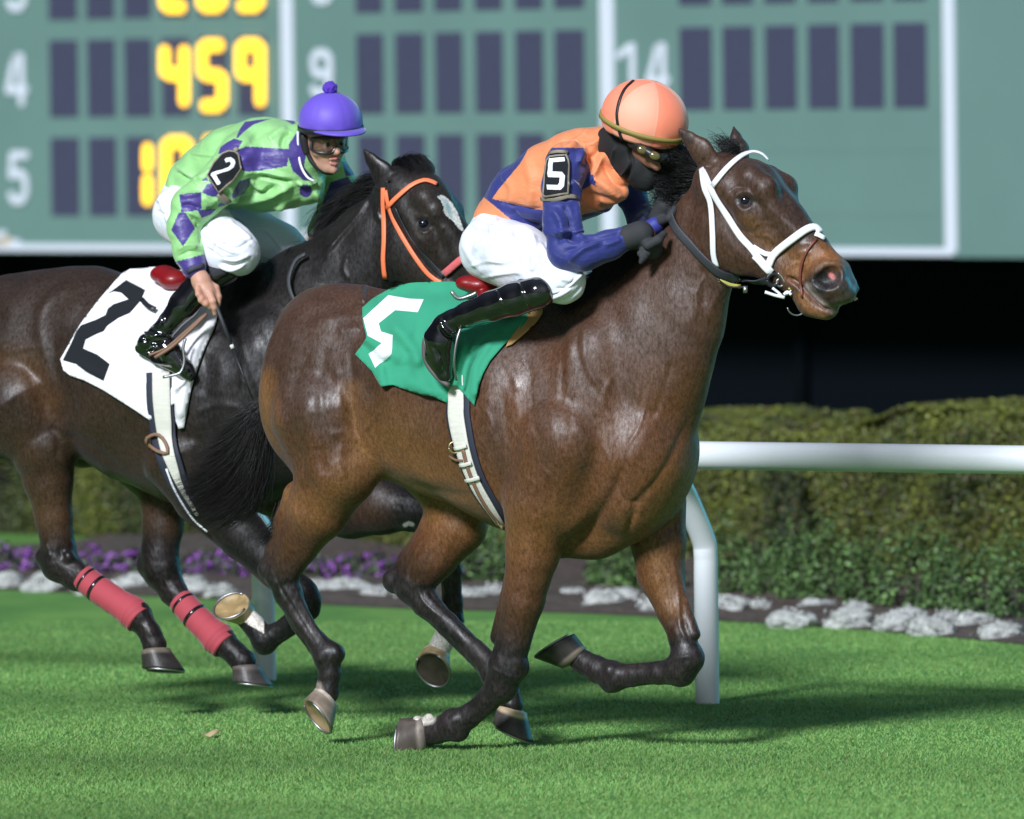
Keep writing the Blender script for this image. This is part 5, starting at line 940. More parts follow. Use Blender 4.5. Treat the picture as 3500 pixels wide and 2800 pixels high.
def helmet(fr, c, u, fwd, R, m1, m2, par, bandz, brim=True, squash=(1., 1.12, .95), band=M_BLKL, bandr=.006, puff=True, nseam=6, rim=.32):
    """c centre, u up axis, fwd front axis"""
    u = nrm(u); fw = nrm(fwd-u*(np.asarray(fwd)@u)); sd = np.cross(fw, u); V = []; C_ = []; ns, nt = 72, 30; z0 = -.30
    for i in range(nt+1):
        ph = (math.pi/2)*(1-i/nt)-(rim)*(i/nt)                       # from pole down below the rim
        for j in range(ns):
            a = 2*math.pi*j/ns; seam = 1-.012*math.exp(-((((a/(2*math.pi)*nseam)+.5) % 1-.5)/.02)**2); r = R*seam
            x, y, z = math.cos(a)*math.cos(ph)*squash[1], math.sin(a)*math.cos(ph)*squash[0], math.sin(ph)*squash[2]
            if z < 0: k = 1+.02*math.sin(a*9)*min(1, -z*5); x *= k; y *= k
            V.append(c+r*(fw*x+sd*y+u*z))
    F = [(i*ns+j, i*ns+(j+1) % ns, (i+1)*ns+(j+1) % ns, (i+1)*ns+j) for i in range(nt) for j in range(ns)]
    global HELM; HELM = BVHTree.FromPolygons([tuple(p) for p in V], F)
    mi = [0 if int(((f[0] % ns)/ns*nseam)) % 2 else (1 if m2 else 0) for f in F]
    o = mesh('helmet', V, F, [m1, m2 or m1], par, matidx=mi); solid(o, .006, -1)
    # band round the rim
    pts = [c+R*1.012*(fw*math.cos(a)*squash[1]*math.cos(bandz)+sd*math.sin(a)*squash[0]*math.cos(bandz)+u*math.sin(bandz)*squash[2]) for a in np.linspace(0, 2*math.pi, 60)]
    V = []
    for p, a in zip(pts, np.linspace(0, 2*math.pi, 60)):
        n = nrm(fw*math.cos(a)+sd*math.sin(a)); V += [p+u*bandr+n*.001, p+u*bandr+n*.004, p-u*bandr+n*.005, p-u*bandr+n*.001]
    mesh('helmet_band', V, [(i*4+k, i*4+(k+1) % 4, (i+1)*4+(k+1) % 4, (i+1)*4+k) for i in range(59) for k in range(4)], band, o)
    if brim:
        V = []; n = 25
        for i in range(n):
            a = math.radians(-72+144*i/(n-1)); e = math.cos(math.radians(-72+144*i/(n-1))*1.2); w = max(0, e)*.052
            p = c+R*(fw*math.cos(a)*squash[1]*.96+sd*math.sin(a)*squash[0]*.96)-u*R*.16; n_ = nrm(fw*1.0+sd*math.sin(a)*.35)
            V += [p+u*.005, p+n_*w-u*(.012*e)+u*.003, p+n_*w-u*(.012*e)-u*.003, p-u*.004]
        F = [(i*4+k, i*4+(k+1) % 4, (i+1)*4+(k+1) % 4, (i+1)*4+k) for i in range(n-1) for k in range(4)]+[(0, 1, 2, 3), tuple((n-1)*4+k for k in (3, 2, 1, 0))]; mesh('helmet_peak', V, F, m1, o)
    return o
def fingers(F_, root, d, curl, up, lens, r0, gap, k=.004):
    """four fingers: root of first, direction, curl direction, spread axis"""
    for i, L in enumerate(lens):
        p = root+up*gap*i; r = r0*(1-.06*i); dd = nrm(d); 
        for s in range(3): q = p+dd*L*(.42, .32, .26)[s]; F_.cap(p, q, r, r*.9, k); p = q; r *= .92; dd = nrm(dd+curl*(.75, .6, .4)[s])

# ---------------------------------------------------------------- jockey in orange, on the leading horse
Z2 = lambda *p: Z(1400, 200, .6957, p)
J1 = H1; j1 = empty('person', J1(1760, 1000, 0)); tag(j1, 'jockey in orange and blue silks with orange cap and black mask crouching over number five', 'jockey', 'jockeys riding the racehorses')
hipsA = [(1700, 830, 0, 95), (1760, 740, 0, 90)]
thighN = [(1700, 850, .10, 112), (1790, 890, .2, 92), (1880, 935, .27, 76), (1925, 962, .28, 68)]; thighF = [(1720, 830, -.10, 95), (1830, 880, -.22, 80), (1960, 960, -.27, 62)]
shinN = [(1905, 985, .29, 55), (1800, 1015, .31, 55), (1680, 1045, .33, 50), (1590, 1075, .34, 40), (1530, 1098, .35, 36)]; shinF = [(1960, 960, -.27, 45), (1850, 1020, -.3, 44), (1640, 1080, -.3, 34)]
torso = [(1725, 745, 0, 88), (1800, 680, 0, 105), (1900, 640, 0, 118), (1995, 580, 0, 112), (2060, 525, 0, 70)]
armN = [(1945, 560, .20, 58), (1922, 680, .26, 50), (1932, 868, .30, 42), (2050, 850, .26, 38), (2165, 808, .18, 28)]
armF = [(2090, 570, -.17, 52), (2160, 660, -.24, 46), (2200, 775, -.22, 36), (2235, 775, -.06, 27)]
def skin_col(c0): return lambda v, q: np.tile(np.array(c0), (len(v), 1))*(1+.08*fbm(v, 30, 5))[:, None]
neck = [(2070, 520, 0, 52), (2130, 480, .0, 56)]
headc = J1(2178, 455, .02)
def hd(F_):
    F_.ell(headc+iv(.2, .1, .3)*.0, (iv(1, .4, .3), iv(0, .2, 1), iv(-.35, 1, -.2)), (.10, .085, .125), .02)
    F_.cap(J1(2200, 560, .04), J1(2200, 610, .04), .055, .045, .03); F_.cap(J1(2232, 545, .06), J1(2240, 580, .06), .02, .014, .015)
body, vb, fb = shape('body', J1, [hipsA, [(p[0], p[1], p[2], p[3]*.8) for p in thighN], [(p[0], p[1], p[2], p[3]*.8) for p in thighF], [(p[0], p[1], p[2], p[3]*.8) for p in shinN+[(1515, 1150, .355, 22), (1512, 1230, .35, 20)]], [(p[0], p[1], p[2], p[3]*.8) for p in shinF], [(p[0], p[1], p[2], p[3]*.86) for p in torso], [(p[0], p[1], p[2], p[3]*.75) for p in armN+[(2215, 800, .13, 34)]], [(p[0], p[1], p[2], p[3]*.8) for p in armF+[(2265, 720, -.01, 32)]], neck], M_SKIN, j1, h=.005, extra=hd, col=skin_col((.42, .20, .13)))
# silks
wr = []
def swave(z, pts): return pts
st = [(Z2((450, 560), (500, 640), (500, 720)), 14, .006), (Z2((570, 460), (600, 600), (590, 740)), 16, .005), (Z2((700, 470), (780, 440), (900, 340)), 14, .008), (Z2((740, 430), (800, 380), (860, 350)), 10, -.006), (Z2((960, 380), (900, 420), (840, 430)), 12, .007), (Z2((860, 520), (940, 440), (960, 380)), 12, -.009), (Z2((830, 520), (850, 450)), 10, .008), (Z2((880, 620), (930, 520), (960, 450)), 12, .010), (Z2((960, 520), (1000, 600), (1070, 640)), 12, -.009), (Z2((900, 600), (950, 620), (1050, 700)), 16, .010), (Z2((860, 660), (940, 690), (1030, 700)), 16, -.008), (Z2((850, 700), (950, 740), (1040, 720)), 12, .008), (Z2((990, 380), (970, 480), (1000, 560), (1090, 620)), 10, .016), (Z2((1020, 560), (1060, 640), (1060, 700)), 12, .008),
      (Z2((430, 700), (540, 730), (660, 745)), 9, -.006), (Z2((440, 760), (560, 820), (680, 860)), 12, .008), (Z2((500, 740), (560, 800), (650, 820)), 10, -.006),
      (Z2((700, 740), (740, 800), (760, 900)), 12, .008), (Z2((760, 720), (790, 800), (800, 900)), 9, -.008), (Z2((820, 700), (830, 800), (850, 880)), 10, .006), (Z2((720, 900), (780, 880), (840, 900)), 10, -.010), (Z2((700, 860), (770, 850), (850, 860)), 9, .007), (Z2((780, 1000), (850, 940), (950, 900)), 10, .007), (Z2((850, 880), (940, 880), (1060, 850)), 8, -.006), (Z2((760, 950), (840, 920), (900, 890)), 8, -.005), (Z2((660, 700), (720, 690), (800, 700)), 9, -.010), (Z2((790, 600), (830, 640), (850, 700)), 8, .007), (Z2((960, 920), (1040, 890)), 9, .004)]
O_, B_ = V3(.82, .27, .115), V3(.026, .034, .19)
PB = [Z2((350, 670), (372, 640), (450, 540), (590, 425), (570, 470), (540, 520), (440, 640), (405, 690), (540, 722), (665, 748), (700, 745), (705, 850), (650, 850), (560, 835), (470, 770), (430, 735)), Z2((830, 775), (860, 765), (950, 745), (1060, 715), (1090, 720), (1020, 770), (900, 808), (850, 855))]
torline = np.array([J1(*p) for p in ((1715, 755, 0), (1790, 680, 0), (1890, 635, 0), (1990, 590, 0), (2050, 545, 0))]); armline = np.array([J1(*p) for p in ((1918, 600, .20), (1918, 660, .24), (1922, 760, .29), (1936, 866, .30), (2165, 808, .19))]) if True else np.array([J1(*p[:3]) for p in armN]); armlineF = np.array([J1(*p[:3]) for p in armF])
def silk1(v, q):
    c = np.tile(O_, (len(v), 1)); near = ((v-J1.O)@J1.l > -.02)
    for p in PB: c[inpoly(q, p)] = B_
    d, t = seg3(v, armline); r = np.interp(t, range(5), [76, 68, 66, 62, 46])*mpp(armline[1])
    dt, _ = seg3(v, torline); rt = np.interp(_, range(5), [98, 122, 148, 152, 112])*mpp(armline[1]); m = (d-r < dt-rt) & near & (q[:, 0] > 1835) & (q[:, 1] > 505); c[m] = B_
    d2, t2 = seg3(v, armlineF); c[(d2 < .10) & (t2 > .12) & ((v-J1.O)@J1.l < -.02) & (q[:, 0] > 2110)] = B_*.8
    c[(~near) & ((v-J1(2000, 800, 0))@V3(0, 0, 1) < -.0)] = B_
    return c*(1+.04*fbm(v, 30, 8))[:, None]
sh1, vs1, fs1 = shape('silk_shirt', J1, [[(1715, 755, 0, 98), (1790, 680, 0, 122), (1890, 635, 0, 148), (1990, 590, 0, 152), (2050, 545, 0, 112), (2085, 505, 0, 66)], [(2050, 620, .04, 88), (2085, 640, .05, 60)],
    [(1940, 560, .17, 78), (1918, 640, .24, 66), (1922, 760, .29, 64), (1935, 862, .30, 62)], [(1938, 870, .30, 60), (2000, 866, .29, 57), (2080, 838, .24, 48), (2160, 806, .19, 40)], [(2085, 580, -.16, 70), (2155, 660, -.22, 52), (2195, 760, -.20, 46), (2235, 775, -.06, 34)]], M_SILK1, j1, h=.0036, k=.022, st=st, col=silk1, noise=.0022, sq=None)
TS1 = bvh(vs1, fs1)
# breeches
stb = [(Z2((430, 760), (400, 860), (300, 960)), 10, .005), (Z2((520, 820), (520, 900), (480, 980)), 12, -.005), (Z2((600, 860), (620, 930), (600, 1010)), 10, .006), (Z2((660, 890), (700, 960), (760, 1010)), 8, -.006), (Z2((640, 900), (690, 990), (780, 1040)), 8, .006), (Z2((280, 820), (340, 860), (430, 860)), 9, -.004), (Z2((300, 1020), (380, 1000), (470, 1010)), 8, .004), (Z2((700, 1160), (780, 1120), (850, 1050)), 5, .005), (Z2((690, 1170), (760, 1130), (830, 1060)), 4, -.005), (Z2((300, 800), (420, 850), (560, 900)), 12, .005), (Z2((690, 1180), (760, 1150), (850, 1080)), 6, .005), (Z2((700, 1195), (780, 1180), (850, 1110)), 5, -.005), (Z2((640, 960), (620, 1000), (600, 1050)), 10, .006), (Z2((680, 960), (660, 1020), (640, 1080)), 9, -.006), (Z2((740, 1080), (790, 1090), (850, 1060)), 7, .005), (Z2((720, 1130), (780, 1130), (840, 1090)), 6, -.005), (Z2((330, 1000), (450, 1020), (580, 1000)), 14, -.004), (Z2((260, 900), (300, 980), (380, 1070)), 12, .004), (Z2((350, 1080), (450, 1060), (560, 1050)), 8, .004)]
br1, vb1, fb1 = shape('breeches', J1, [[(1715, 755, 0, 92), (1690, 830, 0, 108)], [(1688, 850, .08, 120), (1775, 885, .2, 112), (1870, 935, .27, 92), (1915, 960, .28, 76)], [(1895, 950, .29, 62), (1935, 968, .27, 62)], [(1715, 840, -.08, 112), (1820, 880, -.2, 100), (1950, 950, -.26, 76)]], M_BREECH, j1, h=.004, k=.03, st=stb, noise=.0018)
# boots
def footmesh(name, fr, chains, m, par, st=None): return shape(name, fr, chains, m, par, h=.0032, k=.010, st=st, smooth=2)
bt, vt, ft = shape('boot', J1, [[(1840, 1000, 0.355, 57), (1760, 1022, 0.365, 58), (1680, 1048, 0.375, 52), (1600, 1075, 0.385, 43), (1545, 1096, 0.395, 36), (1522, 1110, 0.395, 38)], [(1505, 1120, 0.400, 34), (1478, 1150, 0.405, 30)], [(1522, 1112, 0.395, 38), (1506, 1170, 0.395, 48), (1508, 1230, 0.385, 42), (1525, 1285, 0.375, 22)], [(1475, 1160, 0.400, 24), (1478, 1220, 0.395, 24), (1512, 1285, 0.385, 18)]], M_BOOT, j1, h=.0034, k=.014,
    st=[(Z2((150, 1280), (190, 1330), (260, 1340)), 6, .008), (Z2((140, 1320), (200, 1370), (280, 1350)), 5, -.006), (Z2((160, 1310), (230, 1350), (310, 1330)), 4, .006), (Z2((425, 1140), (440, 1170), (460, 1220)), 3, .003), (Z2((535, 1100), (560, 1160), (590, 1220)), 4, .004), (Z2((100, 1400), (160, 1480), (170, 1560)), 8, -.005)])
v, f = ribbon(Multi(bvh(vt, ft)), Z2((560, 1070), (590, 1130), (620, 1200)), 70, .0, .006); 
cf, vc, fc = shape('boot_cuff', J1, [[(1795, 1009, .345, 58), (1848, 992, .33, 58)]], M_BOOTM, bt, h=.004, k=.01)
v, f, rg = sheet(bvh(vc, fc), [(1828+9*math.cos(a), 1002+12*math.sin(a)) for a in np.linspace(0, 2*math.pi, 18)[:-1]], step=6, off=.002, smooth=0); mesh('emblem', v, f, mat('grey_emblem', (.35, .36, .38), rough=.6), bt)
_bt2, vtt, ftt = shape('boot', J1, [[(1950, 985, -.29, 50), (1850, 1020, -.31, 50), (1640, 1080, -.32, 38)], [(1640, 1080, -.32, 38), (1620, 1170, -.31, 42), (1650, 1240, -.30, 28)]], M_BOOT, j1, h=.006, k=.02)
solebox = [J1(*p) for p in ((1462, 1135, .405), (1450, 1180, .405), (1458, 1240, .40), (1500, 1295, .39), (1535, 1318, .38))]; v, f = tube(catmull(solebox, 18), [.010]*18, 8); mesh('boot_sole', v, f, M_SOLE, bt)
stv = [J1(*p) for p in ((1560, 1300, .40), (1552, 1240, .425), (1560, 1170, .425), (1575, 1120, .41))]; v, f = tube(catmull(stv, 14), .005, 8); mesh('stirrup', v, f, M_STEEL, sd)
# gloves
def glove(name, fr, pieces, fing, m, par, h=.0028):
    P_ = [fr(*p[:3]) for c in pieces for p in c]; F_ = Field(np.min(P_, 0)-.13, np.max(P_, 0)+.13, h, .03)
    for c in pieces: F_.chain(fr, c, .012)
    for (root, d, curl, up, lens, r0, gap) in fing: fingers(F_, fr(*root), iv(*d), iv(*curl), iv(*up), lens, r0, gap)
    v, f = F_.mesh(1); return mesh(name, v, f, m, par, col=None)
glove('glove', J1, [[(2150, 812, .20, 44), (2190, 800, .17, 46)], [(2195, 822, .16, 36), (2228, 850, .13, 38)], [(2215, 838, .19, 18), (2250, 820, .17, 15), (2268, 800, .14, 12)]],
      [((2214, 826, .17), (.55, .8, .3), (-.9, .3, -.5), (-.55, .85, .1), (.042, .045, .042, .036), .0145, .0175)], M_GLOVE, j1)
glove('glove', J1, [[(2228, 800, -.03, 34), (2250, 770, .0, 40)], [(2250, 760, .01, 38), (2275, 700, .03, 36)], [(2250, 760, .05, 16), (2290, 745, .07, 14), (2305, 715, .06, 12)]],
      [((2262, 690, .05), (.45, -.9, .3), (.8, .5, .2), (.8, .15, .3), (.075, .08, .075, .06), .0115, .017)], M_GLOVE, j1)
shape('sleeve_cuff', J1, [[(2216, 786, .06, 30), (2240, 770, .05, 30)]], mat('blue_cuff', (.03, .04, .26), rough=.6), j1, h=.004)
# mask, goggles, face
mk, vm, fm = shape('balaclava', J1, [[(2075, 500, .0, 66), (2130, 495, .04, 78)], [(2120, 470, .09, 34), (2150, 500, .10, 40)], [(2150, 500, .05, 66), (2190, 570, .06, 62), (2208, 605, .06, 42)], [(2140, 545, .04, 50), (2195, 610, .04, 40)], [(2240, 580, .08, 14), (2215, 625, .06, 20)]], M_MASK, j1, h=.0038, k=.03, st=[(Z2((1000, 560), (1050, 570), (1090, 500)), 5, .008), (Z2((1010, 430), (1000, 500), (1040, 580)), 6, .006), (Z2((1080, 440), (1090, 520), (1060, 600)), 7, -.007)])
fc_, vf, ff = shape('face', J1, [[(2195, 515, .10, 36), (2225, 545, .11, 30)], [(2225, 540, .12, 22), (2246, 572, .125, 14)]], M_SKIN, j1, h=.004, col=skin_col((.30, .13, .08)))
gb = [J1(*p) for p in ((2158, 490, .16), (2180, 500, .175), (2215, 520, .185), (2250, 540, .17), (2270, 540, .14))]
v, f = tube(catmull(gb, 20), .017, 12); gg = mesh('goggles', v, f, mat('goggle_frame', (.015, .015, .015), rough=.4), j1)
M_LENS = mat('goggle_lens', (.12, .10, .03), rough=.06, spec=.8, coat=1, coatr=.02)
for p in ((2196, 513, .20), (2238, 533, .195)):
    c = J1(*p); F_ = Field(c-.06, c+.06, .003, .02); F_.ell(c, (iv(1, .35, .1), iv(0, 0, 1), iv(-.35, 1, 0)), (.021, .010, .016), .01); v, f = F_.mesh(1); mesh('goggle_lens', v, f, M_LENS, gg)
M_OR1 = mat('orange_cap_light', (1.0, .40, .27), rough=.62, sheen=.25, bump=.002, bscale=14); M_OR2 = mat('orange_cap_deep', (.98, .27, .16), rough=.62, sheen=.25, bump=.002, bscale=14)
hc = J1(2204, 406, .08)
hp1 = helmet(J1, hc, iv(.24, -.93, .33), iv(.95, .30, .25), .146, M_OR1, M_OR2, j1, -.16, brim=False, squash=(.98, 1.14, 1.0), band=mat('olive_band', (.30, .23, .06), rough=.6), bandr=.0085, rim=.46)
TH1 = None
sp = Z2((1100, 110), (1050, 140), (1022, 200), (1018, 300), (1040, 400)); v2_ = [CAM+ray(x, y)/FPX*((hc-CAM)@FWD-.155+.0*i) for i, (x, y) in enumerate(sp)]
dists = [-.02, -.075, -.115, -.135, -.12]; pts = [CAM+ray(x, y)/FPX*((hc-CAM)@FWD+d) for (x, y), d in zip(sp, dists)]
rib('goggle_strap', HELM, Z2((1100, 112), (1060, 150), (1032, 210), (1020, 280), (1030, 350), (1046, 400)), 11, M_BLKL, hp1, .002, .004)
# arm number
def armband(tree, poly, inner, digit, par, rim, off=.010):
    v, f, rg = sheet(tree, poly, [inner]+digit, step=7, off=off, smooth=12)
    rg = np.where(rg > 1, 2, rg); return solid(mesh('arm_number', v, f, [rim, M_BLACK2, M_WNUM], par, matidx=rg), .006, 1)
M_RIM = mat('arm_band_rim', (.26, .22, .17), rough=.6)
five = Z2((690, 492), (762, 487), (764, 508), (708, 514), (704, 560), (748, 562), (762, 580), (758, 630), (742, 648), (680, 645), (677, 622), (728, 624), (736, 612), (738, 588), (684, 586), (680, 570))
ab = armband(TS1, Z2((668, 500), (690, 476), (772, 470), (786, 500), (782, 668), (664, 684), (652, 676)), Z2((676, 503), (694, 484), (766, 478), (778, 502), (774, 660), (668, 675), (660, 668)), [five], sh1, M_RIM)
rib('arm_strap', TS1, Z2((655, 690), (668, 688), (720, 690), (780, 676), (820, 690)), 16, M_RIM, sh1, .005, .005); rib('arm_strap', TS1, Z2((690, 470), (730, 458), (775, 462)), 12, M_RIM, sh1, .005, .005)
tag(ab, None)

# ---------------------------------------------------------------- jockey in green and purple, on the trailing horse
Z1 = lambda *p: Z(0, 0, .6494, p); Z2b = lambda *p: Z(400, 300, .2783, p); Zf = lambda *p: Z(900, 250, .371, p)
J2 = H2; j2 = empty('person', J2(700, 1000, 0)); tag(j2, 'jockey in green and purple diamond silks with purple pompom cap holding a whip', 'jockey', 'jockeys riding the racehorses')
thN = [(640, 740, .10, 92), (720, 800, .2, 86), (800, 858, .25, 76), (830, 870, .25, 66)]; thF = [(690, 730, -.10, 85), (830, 770, -.2, 75), (985, 850, -.25, 62)]
shN = [(785, 910, .27, 48), (690, 960, .30, 50), (610, 1060, .33, 44), (560, 1120, .35, 36)]; ar2 = [(830, 545, .13, 45), (760, 625, .22, 42), (665, 705, .31, 42), (636, 800, .35, 36), (668, 915, .38, 28)]
ar2F = [(1120, 560, -.17, 52), (1160, 640, -.24, 44), (1140, 740, -.24, 38), (1080, 830, -.12, 28)]
tor2 = [(660, 640, 0, 84), (760, 580, 0, 105), (870, 560, 0, 118), (960, 540, 0, 112), (1020, 510, 0, 64)]
hc2 = J2(1108, 485, .02); Ff = iv(.50, .14, .88); Fu = nrm(iv(-.02, -1, .16)); Fu = nrm(Fu-Ff*(Fu@Ff)); Fs = np.cross(Ff, Fu)    # face axes: front, up, side
if Fs@iv(1, 0, 0) < 0: Fs = -Fs
fp = lambda a, b, c: hc2+Ff*a+Fu*b+Fs*c
def head2(F_):
    F_.ell(fp(-.005, .02, 0), (Ff, Fu, Fs), (.092, .105, .074), .02)
    F_.ell(fp(.030, -.045, 0), (Ff, Fu, Fs), (.055, .072, .052), .03)                      # jaw and mouth block
    F_.cap(fp(.070, -.100, 0), fp(.074, -.104, 0), .017, .016, .022)                       # chin
    for s in (-1, 1):
        F_.cap(fp(.064, -.022, .034*s), fp(.045, -.030, .055*s), .017, .018, .02)          # cheekbone
        F_.cap(fp(.000, -.075, .048*s), fp(.055, -.100, .020*s), .014, .014, .02)          # jaw line
        F_.cap(fp(.078, .022, .03*s), fp(.070, .020, .048*s), .010, .009, .012)            # brow
    for s in (-1, 1): F_.cap(fp(.092, .001, .030*s), fp(.092, .001, .031*s), .014, .014, .010, op='sub')
    F_.cap(fp(.082, .010, 0), fp(.108, -.026, 0), .009, .012, .010); F_.cap(fp(.110, -.030, 0), fp(.108, -.033, 0), .0115, .0105, .006)
    for s in (-1, 1): F_.cap(fp(.096, -.035, .011*s), fp(.095, -.036, .012*s), .0085, .0085, .005); F_.cap(fp(.098, -.043, .007*s), fp(.099, -.044, .0072*s), .0032, .0032, .002, op='sub')
    F_.cap(fp(.087, -.058, -.020), fp(.093, -.057, 0), .0050, .0065, .005); F_.cap(fp(.093, -.057, 0), fp(.087, -.058, .020), .0065, .0050, .005)      # upper lip
    F_.cap(fp(.084, -.076, -.016), fp(.089, -.078, 0), .0055, .0078, .005); F_.cap(fp(.089, -.078, 0), fp(.084, -.076, .016), .0078, .0055, .005)      # lower lip
    F_.cap(fp(.090, -.0665, -.014), fp(.090, -.0665, .014), .0055, .0055, .003, op='sub')
    F_.cap(fp(.098, -.047, 0), fp(.096, -.054, 0), .0022, .0022, .002, op='sub')
    c = fp(-.02, -.02, -.078); F_.ell(c, (Ff, Fu, Fs), (.02, .032, .009), .006)
    c = fp(-.02, -.02, .078); F_.ell(c, (Ff, Fu, Fs), (.02, .032, .009), .006)
    # right hand of the jockey (near side) holding the crop
    hp = lambda x, y, w: J2(x, y, w)
    F_.chain(J2, [(672, 925, 0.385, 27), (688, 962, 0.385, 32), (706, 1000, 0.385, 33), (716, 1018, 0.385, 30)], .012)
    for (ch) in ([(716, 1000, 0.405, 12), (728, 1030, 0.410, 11.5), (732, 1052, 0.405, 10.5), (735, 1072, 0.395, 9)], [(698, 1010, 0.415, 12.5), (704, 1038, 0.430, 11.5), (716, 1048, 0.415, 10), (728, 1048, 0.400, 9)], [(684, 1000, 0.425, 12.5), (688, 1026, 0.440, 11), (702, 1036, 0.430, 10), (716, 1036, 0.415, 9)], [(676, 985, 0.425, 11), (678, 1006, 0.445, 10), (690, 1018, 0.440, 9), (702, 1022, 0.425, 8)], [(712, 968, 0.365, 14), (738, 985, 0.365, 12.5), (747, 1015, 0.370, 11), (745, 1042, 0.375, 9.5)]):
        F_.chain(J2, ch, .006)
def skin2(v, q):
    c = np.tile(V3(.56, .30, .21), (len(v), 1)); a = v-hc2; up = a@Fu; fr = a@Ff; sd = a@Fs
    lip = np.clip(1-np.hypot((up+.067)/.020, sd/.026), 0, 1)*(fr > .07); c = blend(c, np.clip(lip*2.4, 0, 1)*(np.abs(up+.067) < .021), (.50, .15, .12)); mo = (np.abs(up+.0665) < .0042)*(np.abs(sd) < .016)*(fr > .06); c = blend(c, mo*1., (.62, .55, .5))
    beard = np.clip((-.055-up)/.04, 0, 1)*(fr > -.02)*(v[:, 2] > hc2[2]-.2); c = blend(c, beard*.28, (.22, .14, .11)); c = blend(c, np.clip(1-np.hypot(up+.02, np.abs(sd)-.045)/.03, 0, 1)*.25*(fr > 0), (.6, .24, .17))
    br = np.clip(1-np.hypot((up-.024)/.007, (np.abs(sd)-.036)/.022), 0, 1)*(fr > .05); c = blend(c, np.clip(br*3, 0, 1)*.9, (.03, .02, .015))
    c = blend(c, spot(q, [(680, 1000), (690, 1012), (704, 1030)], 13, .9)*.35, (.6, .22, .17)); return c*(1+.05*fbm(v, 60, 5))[:, None]
body2, v_, f_ = shape('body', J2, [[(650, 700, 0, 80), (660, 640, 0, 80)], [(p[0], p[1], p[2], p[3]*.78) for p in thN], [(p[0], p[1], p[2], p[3]*.78) for p in thF], [(p[0], p[1], p[2], p[3]*.78) for p in shN+[(550, 1160, .355, 22), (625, 1250, .35, 18)]], [(p[0], p[1], p[2], p[3]*.85) for p in tor2], ar2[:-1]+[(668, 915, .385, 27)], ar2F, [(1020, 520, .0, 44), (1070, 530, .01, 46)]], M_SKIN, j2, h=.0030, k=.014, extra=head2, col=skin2, smooth=1)
for s in (-1, 1):
    c = fp(.078, .001, .030*s); me = bmesh.new(); bmesh.ops.create_uvsphere(me, u_segments=16, v_segments=12, radius=.0125); v = [tuple(c+np.array(x.co)) for x in me.verts]; f = [tuple(y.index for y in x.verts) for x in me.faces]; me.free()
    cc = [(.6, .58, .55) if np.linalg.norm(np.array(p)-c-Ff*.0125) > .0088 else (.03, .016, .008) for p in v]; mesh('eye', v, f, mat('eye', vcol=True, rough=.1) if 'eye' not in bpy.data.materials else bpy.data.materials['eye'], j2, col=np.array(cc))
GR, PU = V3(.31, .62, .24), V3(.065, .042, .235)
polys = [Z2b((1500, 520), (1570, 420), (1720, 395), (1900, 380), (1800, 410), (1680, 450), (1560, 540), (1480, 620), (1465, 615)), Z2b((1240, 815), (1270, 730), (1350, 670), (1440, 625), (1540, 655), (1490, 750), (1400, 790)), Z2b((1490, 760), (1590, 720), (1800, 735), (2110, 755), (2090, 960), (1900, 1000), (1600, 1035), (1530, 1010), (1450, 890)),
         Z2b((2000, 365), (2170, 375), (2190, 440), (2156, 450)), Z2b((765, 1312), (900, 1295), (1040, 1285), (1035, 1400), (1040, 1490), (960, 1510), (790, 1532)), Z2b((1040, 1280), (1100, 1190), (1180, 1160), (1260, 1300), (1250, 1342), (1120, 1330)), Z(0, 400, .3247, ((1880, 1010), (1950, 1005), (2055, 1170), (1928, 1362), (1803, 1190))),
         Z2b((1500, 1150), (1640, 1105), (1630, 1200), (1560, 1300), (1420, 1370), (1410, 1310), (1450, 1240)), Z2b((985, 1500), (1080, 1500), (1220, 1490), (1150, 1560), (1040, 1600)), Z2b((1030, 1145), (1100, 1100), (1130, 1145)), Z2b((1260, 1400), (1340, 1440), (1240, 1470)),
         Z1((1520, 760), (1560, 700), (1600, 690), (1620, 760), (1600, 880), (1660, 955), (1600, 950), (1540, 900), (1515, 820)), [(1045+22*math.cos(a), 652+23*math.sin(a)) for a in np.linspace(0, 6.28, 16)]]
farp = [Z1((1740, 960), (1830, 930), (1870, 990), (1790, 1050), (1700, 1060)), Z1((1800, 850), (1870, 850), (1870, 920), (1820, 930)), Z1((1700, 1060), (1790, 1060), (1800, 1150), (1720, 1170), (1690, 1120)), Z1((1830, 1010), (1880, 1000), (1880, 1080), (1810, 1090))]
cuffl = np.array([J2(*p[:3]) for p in ar2])
def silk2(v, q):
    c = np.tile(GR, (len(v), 1)); near = ((v-J2.O)@J2.l > -.05)
    for p in polys: c[inpoly(q, p) & near] = PU
    for p in farp: c[inpoly(q, p) & ~near] = PU
    m = ~near & ~inpoly(q, [(900, 300), (1300, 300), (1300, 800), (900, 800)]); s = (v-J2.O)@J2.f; ch = (np.floor(s/.09)+np.floor(v[:, 2]/.10)) % 2 == 0; c[m & ch] = PU
    lo = q[:, 1] > 893-(q[:, 0]-607)*.26; c[lo & (q[:, 0] < 740) & (q[:, 1] > 800)] = PU
    return c*(1+.04*fbm(v, 30, 9))[:, None]
